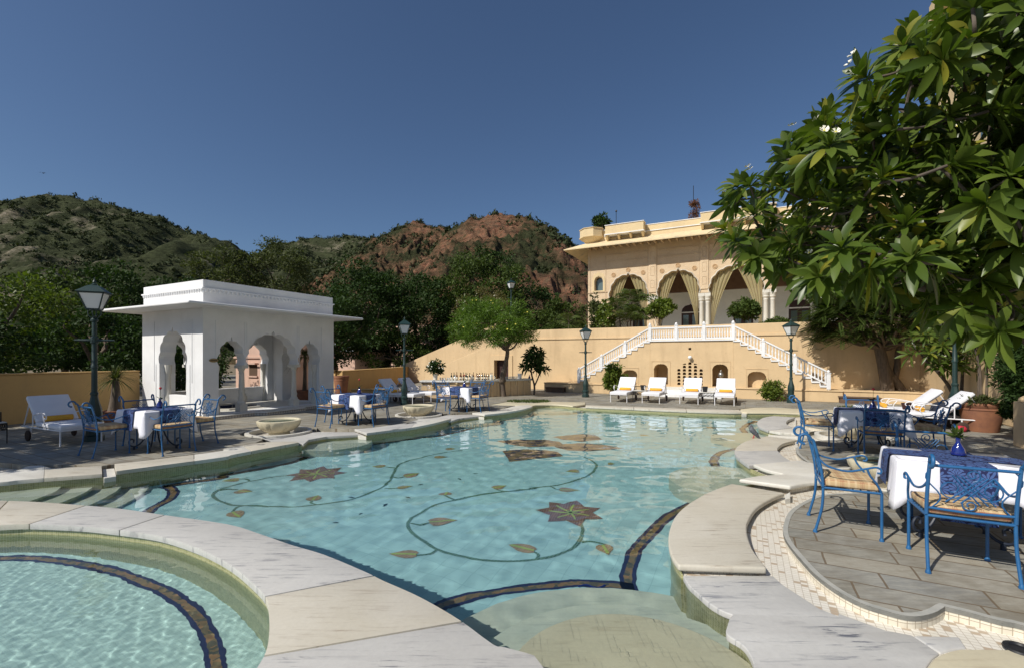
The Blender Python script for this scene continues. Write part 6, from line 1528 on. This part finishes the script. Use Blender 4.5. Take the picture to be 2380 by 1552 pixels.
tb = make_table(); tc_ = make_cloth(); ra = make_runner(TL+.012, .33, .004, .30); rb = make_runner(TW+.012, .36, 0, .34); rn = make_runner(TW+.012, .37, 0, .50); va = make_vase(); flw = make_flower(.34, 'rflower')
first = [1]
tables = [((-6.645, 8.42), 'the table by the left lamp post', [(-.24, -.62, 0, 'chair at its left, backed by the left lounger'), (.57, -.02, 1, 'chair on its pool side'), (.21, .56, 2, 'chair at its right, backing the pavilion front'), (-.58, .12, 3, 'chair behind it, backing the boundary wall')]),
          ((-4.03, 11.72), 'the table between the two marble bowls', [(-.2, -.60, 0, 'chair at its left, backing the left bowl'), (.58, -.03, 1, 'chair on its pool side'), (.05, .58, 2, 'chair at its right, backing the middle lamp post'), (-.58, .0, 3, 'chair behind it, backing the pavilion')]),
          ((-1.60, 14.52), 'the table in front of the bar counter', [(-.12, -.60, 0, 'chair at its left, backing the right bowl'), (.60, -.05, 1, 'chair on its pool side'), (.0, .60, 2, 'chair at its right, backing the slanting tree'), (-.58, .05, 3, 'chair behind it, backing the loungers')]),
          ((6.5, 8.2), 'the half-shaded right table', [(-.02, -.78, 0, 'chair in front of it, back to the viewer'), (.72, .05, 1, 'chair at its right, nearest the loungers'), (.05, .62, 2, 'chair behind it, backing the low grass'), (-.80, -.02, 3, 'chair on its pool side, backing the pigeon')]),
          ((4.22, 4.32), 'the nearest table', [(-.22, -.80, 0, 'chair in front of it, nearest of all'), (.75, -.05, 1, 'chair at its far right'), (.05, .62, 2, 'chair behind it, backing the far table'), (-.86, -.24, 3, 'chair on its pool side, seen from the side')])]
for (c, nme, chs) in tables:
    RT = ROT-(.07 if c[1] < 5 else 0)
    f = first[0]; first[0] = 0; cp = lambda o: o if f else copy_tree(o)
    place(cp(tb), (*c, 0), RT, 1, 'dark iron scroll-legged frame of '+nme, 'scroll-legged dining tables')
    o = place(cp(tc_), (*c, 0), RT, 1, 'white cloth with pointed corners on '+nme, 'white tablecloths'); o['category'] = 'tablecloth'
    o = place(cp(ra), (*c, 0), RT, 1, 'upper blue daisy runner lying lengthwise over '+nme, 'blue daisy-patterned table runners'); o['category'] = 'table runner'
    o = place(rn if c[1] < 5 else cp(rb), (*c, 0), RT+math.pi/2, 1, 'lower blue daisy runner lying crosswise over '+nme, 'blue daisy-patterned table runners'); o['category'] = 'table runner'
    vx, vy = fr(c, .05, .05); z = TZ+.0142
    big = .95 if c[1] < 5 else 1.0
    o = place(cp(va), (vx, vy, z), 0, big, 'cobalt glass vase on '+nme, 'cobalt glass vases'); o['category'] = 'vase'
    if big == 1: place(cp(flw), (vx, vy, z), c[0], 1, 'single cut flower in the vase on '+nme, 'flowers in the vases')
    else:
        v = leaves(np.array([[0, 0, .19]]*26)+np.random.default_rng(5).normal(0, .015, (26, 3)), .10, .28, np.random.default_rng(6), np.array([0, 0, .8]), 0, .9)
        o = npmesh('leaf_sprig', v, np.arange(len(v)).reshape(-1, 4), MAT['l_mid']); o.location = (vx, vy, z); tag(o, 'sprig of green leaves in the vase on the nearest table', 'sprig')
    for lx, ly, side, lab in chs:
        x, y = fr(c, lx, ly); rz = ROT+[0, math.pi/2, math.pi, -math.pi/2][side]
        put_chair(x, y, rz, lab.replace('chair', 'blue armchair', 1).replace('behind it,', 'behind '+nme+',').replace('in front of it,', 'in front of '+nme+',').replace('at its far right', 'at the right of '+nme).replace('at its left', 'left of '+nme).replace('at its right', 'right of '+nme).replace('on its pool side', 'on the pool side of '+nme))

# ---- loungers: foot at 0, head towards +y
def make_lounger():
    e = empty('sun_lounger', label='x', cat='sun lounger'); Wd = .31
    g = MB(); fr4 = [(-Wd, 0, .30), (Wd, 0, .30), (Wd, 1.95, .26), (-Wd, 1.95, .26)]
    for i in range(4): g.tube([fr4[i], fr4[(i+1) % 4]], .017, 6)
    for y in (.4, .8, 1.2): g.tube([(-Wd, y, .29), (Wd, y, .29)], .012, 6)
    g.build('frame', MAT['wiron'], e)
    for s in (-1, 1):
        g = MB(); g.tube([(s*Wd, .05, .30), (s*Wd, .05, 0)], .014, 6); g.build('leg', MAT['wiron'], e)
        g = MB(); g.tube([(s*Wd, 1.45, .28), (s*Wd, 1.45, .10)], .016, 6); g.build('leg', MAT['wiron'], e)
        g = MB()
        for k in range(2): pass
        i0 = 0; g.lathe([(.035, -.025), (.09, -.025), (.11, -.012), (.11, .012), (.09, .025), (.035, .025)], 18); g.tr(Matrix.Translation((s*(Wd+.045), 1.45, .11)) @ Matrix.Rotation(math.pi/2, 4, 'Y')); g.build('wheel', MAT['tyre'], e, smooth=40)
        g = MB(); g.tube(cat([(s*(Wd+.01), 1.32, .52), (s*(Wd+.03), 1.0, .58), (s*(Wd+.03), .72, .60), (s*(Wd+.03), .60, .55), (s*(Wd+.03), .62, .49), (s*(Wd+.03), .68, .50)], 4), .010, 6); g.tube(cat([(s*(Wd+.03), .78, .595), (s*(Wd+.03), .70, .45), (s*Wd, .80, .31)], 4), .010, 6); g.tube([(s*(Wd+.01), 1.32, .27), (s*(Wd+.01), 1.32, .56)], .012, 6); g.build('armrest', MAT['wiron'], e, smooth=50)
    g = MB(); g.box(-Wd-.015, Wd+.015, -.02, 1.18, .315, .395); mt = g.build('mattress', MAT['matt'], e, bevel=.02, seg=3, smooth=60)
    a = R(43); M = Matrix.Translation((0, 1.16, .36)) @ Matrix.Rotation(a, 4, 'X')
    g = MB(); g.box(-Wd-.015, Wd+.015, .0, .72, .0, .08); g.tr(M); g.build('backrest', MAT['matt'], e, bevel=.02, seg=3, smooth=60)
    g = MB(); tip = M @ Vector((0, .62, -.01))
    for s in (-1, 1): g.tube([(s*(Wd-.03), tip.y, tip.z), (s*(Wd-.03), 1.93, .27)], .012, 6); g.tube([M @ Vector((s*(Wd-.03), 0, -.015)), M @ Vector((s*(Wd-.03), .70, -.015))], .012, 6)
    g.build('backrest_support', MAT['wiron'], e); return e
def make_towel(l=.44, r=.058):
    g = MB(); g.lathe([(.006, -l/2+.006), (r*.9, -l/2), (r, -l/2+.01), (r, l/2-.01), (r*.9, l/2), (.006, l/2-.006)], 16); g.tr(Matrix.Rotation(math.pi/2, 4, 'Y')); return g.build('rolled_towel', MAT['towel'], smooth=50)
lg = make_lounger(); tw_ = make_towel(); f1 = [1]; ft = [1]
AZ = lambda x, y: math.atan2(y, x)-math.pi/2
rB, rA, rmA = AZ(.46, .888), AZ(-.888, .46), AZ(.888, -.46)
lo = [((4.02, 17.08), rB, 'white sun lounger of the back row, beside the tall loose shrub', 'yellow rolled towel on the back-row lounger beside the tall loose shrub'), ((5.12, 16.70), rB, 'white sun lounger of the back row, left of the marble bench', 'yellow rolled towel on the back-row lounger left of the marble bench'),
      ((6.40, 16.36), rB, 'white sun lounger of the back row, right of the marble bench', 'yellow rolled towel on the back-row lounger right of the marble bench'), ((7.48, 15.92), rB, 'white sun lounger of the back row, nearest the round shrub', 'yellow rolled towel on the back-row lounger nearest the round shrub'),
      ((-3.36, 16.36), rA, 'white sun lounger right behind the middle lamp post', 'yellow rolled towel on the lounger behind the middle lamp post'), ((-2.85, 17.2), rA, 'white sun lounger directly in front of the bar counter end', None),
      ((-8.42, 8.86), rA, 'white sun lounger in the shade of the boundary wall at the left', 'yellow rolled towel on the shaded lounger at the left'),
      ((9.22, 11.35), rmA, 'white sun lounger at the right with a bag behind its backrest', None), ((9.30, 12.2), rmA, 'white sun lounger at the right, the farther of the pair', None)]
for (p, r, lab, tl) in lo:
    o = lg if f1[0] else copy_tree(lg); f1[0] = 0; place(o, (*p, 0), r, 1, lab, 'white sun loungers')
    if tl:
        t = tw_ if ft[0] else copy_tree(tw_); ft[0] = 0; d = Vector((-math.sin(r), math.cos(r))); q = Vector(p)+d*1.10
        place(t, (q.x, q.y, .452), r, 1, tl, 'yellow rolled towels'); t['category'] = 'towel'
for (x, y, lab) in ((9.92, 11.0, 'round end of a yellow towel roll on the near right lounger'), (9.78, 11.92, 'yellow towel roll on the farther right lounger')):
    t = copy_tree(tw_); place(t, (x, y, .455), ROT, .95, lab, 'yellow rolled towels'); t.rotation_euler[2] = ROT+math.pi/2; t['category'] = 'towel'
g = MB(); g.box(-.12, .12, -.012, .012, 0, .17); o = g.build('book', MAT['door'], bevel=.004); place(o, (9.95, 11.35, .40), -.1, 1); o.rotation_euler[0] = -.35; tag(o, 'dark book propped on the near right lounger', 'book')
bgp = empty('shoulder_bag', (10.42, 10.98, .29), ROT, 'dark navy shoulder bag behind the backrest of the near right lounger', 'bag')
g = MB(); g.lathe([(.10, 0), (.17, .04), (.19, .16), (.16, .28), (.07, .33), (.01, .335)], 14); g.build('body', MAT['bluecloth'], bgp, smooth=60)
g = MB(); g.tube(cat([(.08, 0, .30), (.16, 0, .40), (.24, 0, .36), (.2, 0, .22)], 5), .012, 6); g.tube(cat([(-.1, -.05, .28), (-.22, -.08, .12), (-.28, -.1, -.15), (-.30, -.1, -.27)], 5), .016, 6); g.build('strap', MAT['bluecloth'], bgp)
o = MB().lathe([(.02, 0), (.09, .02), (.11, .08), (.07, .13), (.01, .14)], 12).build('cloth_bundle', MAT['redcloth'], smooth=60); place(o, (10.28, 10.35, .0), 0, 1); tag(o, 'small bright red cloth bundle beside the lounger wheel', 'cloth')

# ---- black wire side tables with ice buckets
def make_side():
    e = empty('side_table', label='x', cat='table'); s = .25
    g = MB(); g.box(-s, s, -s, s, .405, .425); g.build('tabletop', MAT['mwhite'], e, bevel=.004)
    g = MB(); c = [(-s, -s), (s, -s), (s, s), (-s, s)]
    for i in range(4):
        p, q = Vector(c[i]), Vector(c[(i+1) % 4])
        for z in (.395, .27): g.tube([(*p, z), (*q, z)], .010, 6)
        for k in range(4):
            m = p.lerp(q, (k+.5)/4); g.tube([(m.x+(q-p).normalized().x*.045*math.cos(a*.7854), m.y+(q-p).normalized().y*.045*math.cos(a*.7854), .332+.05*math.sin(a*.7854)) for a in range(9)], .006, 5)
    g.build('scroll_apron', MAT['black'], e)
    for x, y in c: g = MB(); g.tube([(x, y, .40), (x, y, 0)], .011, 6); g.build('leg', MAT['black'], e)
    return e
sd = make_side(); fs_ = [1]
for x, y, r, lab in ((5.02, 17.62, ROT, 'black wire side table between the two left loungers of the back row'), (7.22, 16.75, ROT, 'black wire side table between the two right loungers of the back row'), (-4.28, 17.30, ROT, 'black wire side table between the two middle loungers'), (-10.35, 8.85, ROT, 'black wire side table at the left edge beside the shaded lounger')):
    o = sd if fs_[0] else copy_tree(sd); fs_[0] = 0; place(o, (x, y, 0), r, 1, lab, 'black wire side tables')
def bucket(): return MB().lathe([(.07, 0), (.075, .01), (.105, .19), (.11, .20), (.10, .20), (.07, .03)], 14).build('ice_bucket', MAT['black'], smooth=40)
for i, (x, y, lab) in enumerate(((5.10, 17.58, 'black bucket on the side table between the two left back loungers'), (7.16, 16.76, 'black bucket on the side table between the two right back loungers'))):
    o = bucket(); place(o, (x, y, .426), 0, 1); tag(o, lab, 'bucket', 'black buckets on the side tables')
for (x, y, lab) in ((-10.3, 8.9, 'black wire basket on the side table at the left edge'), (-4.36, 17.32, 'black wire basket on the side table between the middle loungers')):
    g = MB(); g.box(-.13, .13, -.13, .13, 0, .01)
    for z in (.02, .19):
        for a, b in (((-.13, -.13), (.13, -.13)), ((.13, -.13), (.13, .13)), ((.13, .13), (-.13, .13)), ((-.13, .13), (-.13, -.13))): g.tube([(*a, z), (*b, z)], .006, 5)
    for k in range(6):
        t = -.13+.052*k
        for p in ((t, -.13), (t, .13), (-.13, t), (.13, t)): g.tube([(*p, 0), (*p, .19)], .006, 5)
    o = g.build('wire_basket', MAT['black']); place(o, (x, y, .426), ROT, 1); tag(o, lab, 'basket')

# ---- marble bowl fountains
def make_bowl():
    e = empty('fountain_bowl', label='x', cat='fountain'); n = 72; vs = []; prof = [(.20, .0), (.30, .03), (.395, .11), (.445, .20), (.462, .285), (.46, .31), (.43, .325), (.40, .31), (.36, .22), (.2, .15), (.02, .14)]
    for r, z in prof:
        for k in range(n):
            a = 2*math.pi*k/n; fl = 1-.085*(1-abs(math.sin(a*8)))**1.8*(1 if z < .26 and r > .2 and prof.index((r, z)) < 5 else 0); vs.append((r*fl*math.cos(a), r*fl*math.sin(a), z))
    fs = [(i*n+k, i*n+(k+1) % n, (i+1)*n+(k+1) % n, (i+1)*n+k) for i in range(len(prof)-1) for k in range(n)]+[tuple((len(prof)-1)*n+k for k in range(n))]
    g = MB(); g.add([(x, y, z*.86) for x, y, z in vs], fs); g.build('bowl', MAT['mcream'], e, smooth=50)
    g = MB(); g.lathe([(.22, -.08), (.22, .0), (.15, .03)], 20); g.build('foot', MAT['mcream'], e)
    g = MB(); g.lathe([(.01, .245), (.40, .246)], 24); g.build('water_surface', simple('bowl_water', (.10, .13, .08), None, .04, spec=.6), e)
    g = MB(); ri, ro = .60, .69
    g.prism([(ro*math.cos(a*.1309), ro*math.sin(a*.1309)) for a in range(48)], -.08, .02, holes=[[(ri*math.cos(a*.1309), ri*math.sin(a*.1309)) for a in range(48)]]); g.build('basin_ring', MAT['mwhite'], e, bevel=.008, bang=60); return e
bw = make_bowl()
for i, (c, lab) in enumerate(((bowlL1, 'fluted marble bowl fountain in front of the pavilion'), (bowlL2, 'fluted marble bowl fountain in front of the middle lamp post'), (bowlR1, 'fluted marble bowl fountain half hidden behind the nearest table'), (bowlR2, 'fluted marble bowl fountain behind the half-shaded table at the right'))):
    place(bw if not i else copy_tree(bw), (*c, 0), 0, 1, lab, 'fluted marble bowl fountains')

# ---- on the bar
ZB = .741; rnd = random.Random(21)
def bpos(t, d): return (-1.79+2.62*t-.3*d, 18.75+1.80*t+.42*d+.12)
def bottle(kind, h, r, mat, x, y, lab, cap='dkglass'):
    e = empty('bottle', (x, y, ZB), 0, lab, 'bottle', kind); g = MB(); g.lathe([(r*.9, 0), (r, .01), (r, h*.55), (r*.75, h*.64), (r*.36, h*.74), (r*.34, h*.92), (r*.42, h*.93), (r*.42, h)], 10); g.build('body', MAT[mat], e, smooth=45)
    g = MB(); g.lathe([(r*1.02, h*.16), (r*1.02, h*.44)], 10); g.build('paper_label', MAT['paper'], e); g = MB(); g.lathe([(r*.44, h*.94), (r*.44, h*1.03)], 8); g.build('cap', MAT[cap], e)
kinds = [('dkglass', 'dark green glass spirit bottle standing in the cluster on the bar counter', 'dark bottles on the bar'), ('amber', 'amber glass spirit bottle standing in the cluster on the bar counter', 'amber bottles on the bar'), ('clear', 'clear glass spirit bottle with a paper label on the bar counter', 'clear bottles on the bar')]
for i in range(22):
    k = kinds[rnd.choice([0, 0, 1, 1, 2])]; s_ = -.52+.032*i*1.35 if i < 22 else 0
    x = -2.55+.085*i+rnd.uniform(-.02, .02); tt = max(0, (x+1.79)/2.62); y = 18.92+(tt*1.80 if x > -1.79 else 0)+rnd.choice([0.02, .14, .25])
    bottle(k[2], rnd.uniform(.24, .34), rnd.uniform(.034, .043), k[0], x, y, k[1])
for i in range(16):
    x = -3.1+.10*i+.07 if i < 6 else -.45+.09*(i-6); tt = max(0, (x+1.79)/2.62); y = 18.95+(tt*1.80 if x > -1.79 else 0)+rnd.uniform(0, .2)
    g = MB(); g.lathe([(.028, 0), (.034, .11), (.031, .11), (.026, .012)], 10); o = g.build('tumbler', MAT['clear'], smooth=40); o.location = (x, y, ZB); tag(o, 'clear drinking glass in the row of glasses on the bar counter', 'glass', 'glasses on the bar')
o = MB().lathe([(.07, 0), (.085, .02), (.10, .22), (.105, .23), (.095, .23), (.07, .03)], 14).build('wine_cooler', MAT['wiron'], smooth=40); o.location = (.35, 20.5, ZB); tag(o, 'white wine cooler standing on the bar counter right of the bottles', 'cooler')
o = copy_tree(va); place(o, (.80, 20.75, ZB), 0, .9, 'cobalt glass vase on the bar counter behind the slanting tree', 'cobalt glass vases')
fvz = MB().lathe([(.05, 0), (.085, .01), (.085, .06), (.10, .20), (.115, .26), (.10, .26), (.07, .02)], 16).build('flower_vase', MAT['mwhite'], smooth=40); fvz.location = (-3.25, 19.15, ZB); tag(fvz, 'white footed vase with a big bouquet at the left end of the bar', 'vase')
bq = empty('bouquet', (-3.25, 19.15, ZB+.22), 0, 'big bouquet of white flowers and dark leaves at the left end of the bar', 'bouquet')
v, cl = crown((0, 0, .30), (.34, .3, .34), 34, .10, 40, .13, .3, 51, low=-.8, shell=.4); npmesh('foliage', v, np.arange(len(v)).reshape(-1, 4), MAT['l_dark'], bq)
g = MB(); rb_ = np.random.default_rng(3)
for k in range(20):
    d = rb_.normal(0, 1, 3); d /= np.linalg.norm(d); d[2] = abs(d[2])*1.0-.15; g.lathe([(.01, -.02), (.032, 0), (.036, .02), (.02, .04), (.004, .045)], 8, (d[0]*.34, d[1]*.31-.02, .30+d[2]*.36))
g.build('bloom', MAT['flower'], bq, smooth=60)

# ---- birds
def bird(name, loc, rz, s, lab, mat='pigeon'):
    e = empty(name, loc, rz, lab, 'bird'); g = MB(); e.scale = (s, s, s)
    body = cat([(-.17, 0, .035), (-.12, 0, .06), (-.05, 0, .10), (.03, 0, .135), (.085, 0, .165), (.105, 0, .205), (.12, 0, .225), (.145, 0, .225), (.165, 0, .218)], 4); n = len(body)
    rad = np.interp(np.linspace(0, 1, n), [0, .12, .28, .45, .58, .68, .76, .86, .92, 1], [.006, .022, .048, .058, .045, .028, .028, .026, .010, .003]); g.tube(body, list(rad), 12); g.build('body', MAT[mat], e, smooth=80)
    bd = KIDS[e][0]; T = Matrix.Translation((0, 0, .09)) @ Matrix.Rotation(-.42, 4, 'Y') @ Matrix.Translation((0, 0, -.09)); bd.data.transform(T)
    for s_ in (-1, 1):
        g = MB(); g.add([(.05, s_*.050, .155), (-.03, s_*.060, .125), (-.16, s_*.022, .045), (-.13, s_*.03, .075), (-.02, s_*.052, .165)], [(0, 1, 2, 3, 4)]); g.tr(T); g.build('wing', simple('wing_feathers', (.16, .165, .18), (.03, .03, .04), .7, 26, lo=.45, hi=.55), e)
        g = MB(); g.tube([(.0, s_*.022, .09), (.008, s_*.024, .0)], .005, 5); g.tube([(.008, s_*.024, .003), (.04, s_*.026, .003)], .004, 5); g.build('leg', MAT['redcloth'], e)
    return e
bird('pigeon', (5.10, 9.52, .002), math.pi-.25, .95, 'grey pigeon standing on the marble coping at the right side of the pool')
kb = empty('flying_bird', ((100-CU)/F*60, 60, CH+(HV-403)/F*60), .4, 'tiny dark bird flying in the sky at the left', 'bird')
g = MB(); g.add([(-.45, .0, .02), (-.22, .08, .09), (0, .1, 0), (.22, .08, .09), (.45, 0, .02), (.2, -.08, .07), (0, -.12, 0), (-.2, -.08, .07)], [(0, 1, 2, 6, 7), (2, 3, 4, 5, 6)]); g.tube([(0, -.2, 0), (0, 0, .0), (0, .2, .01)], [.01, .05, .02], 6); g.build('body', MAT['black'], kb)
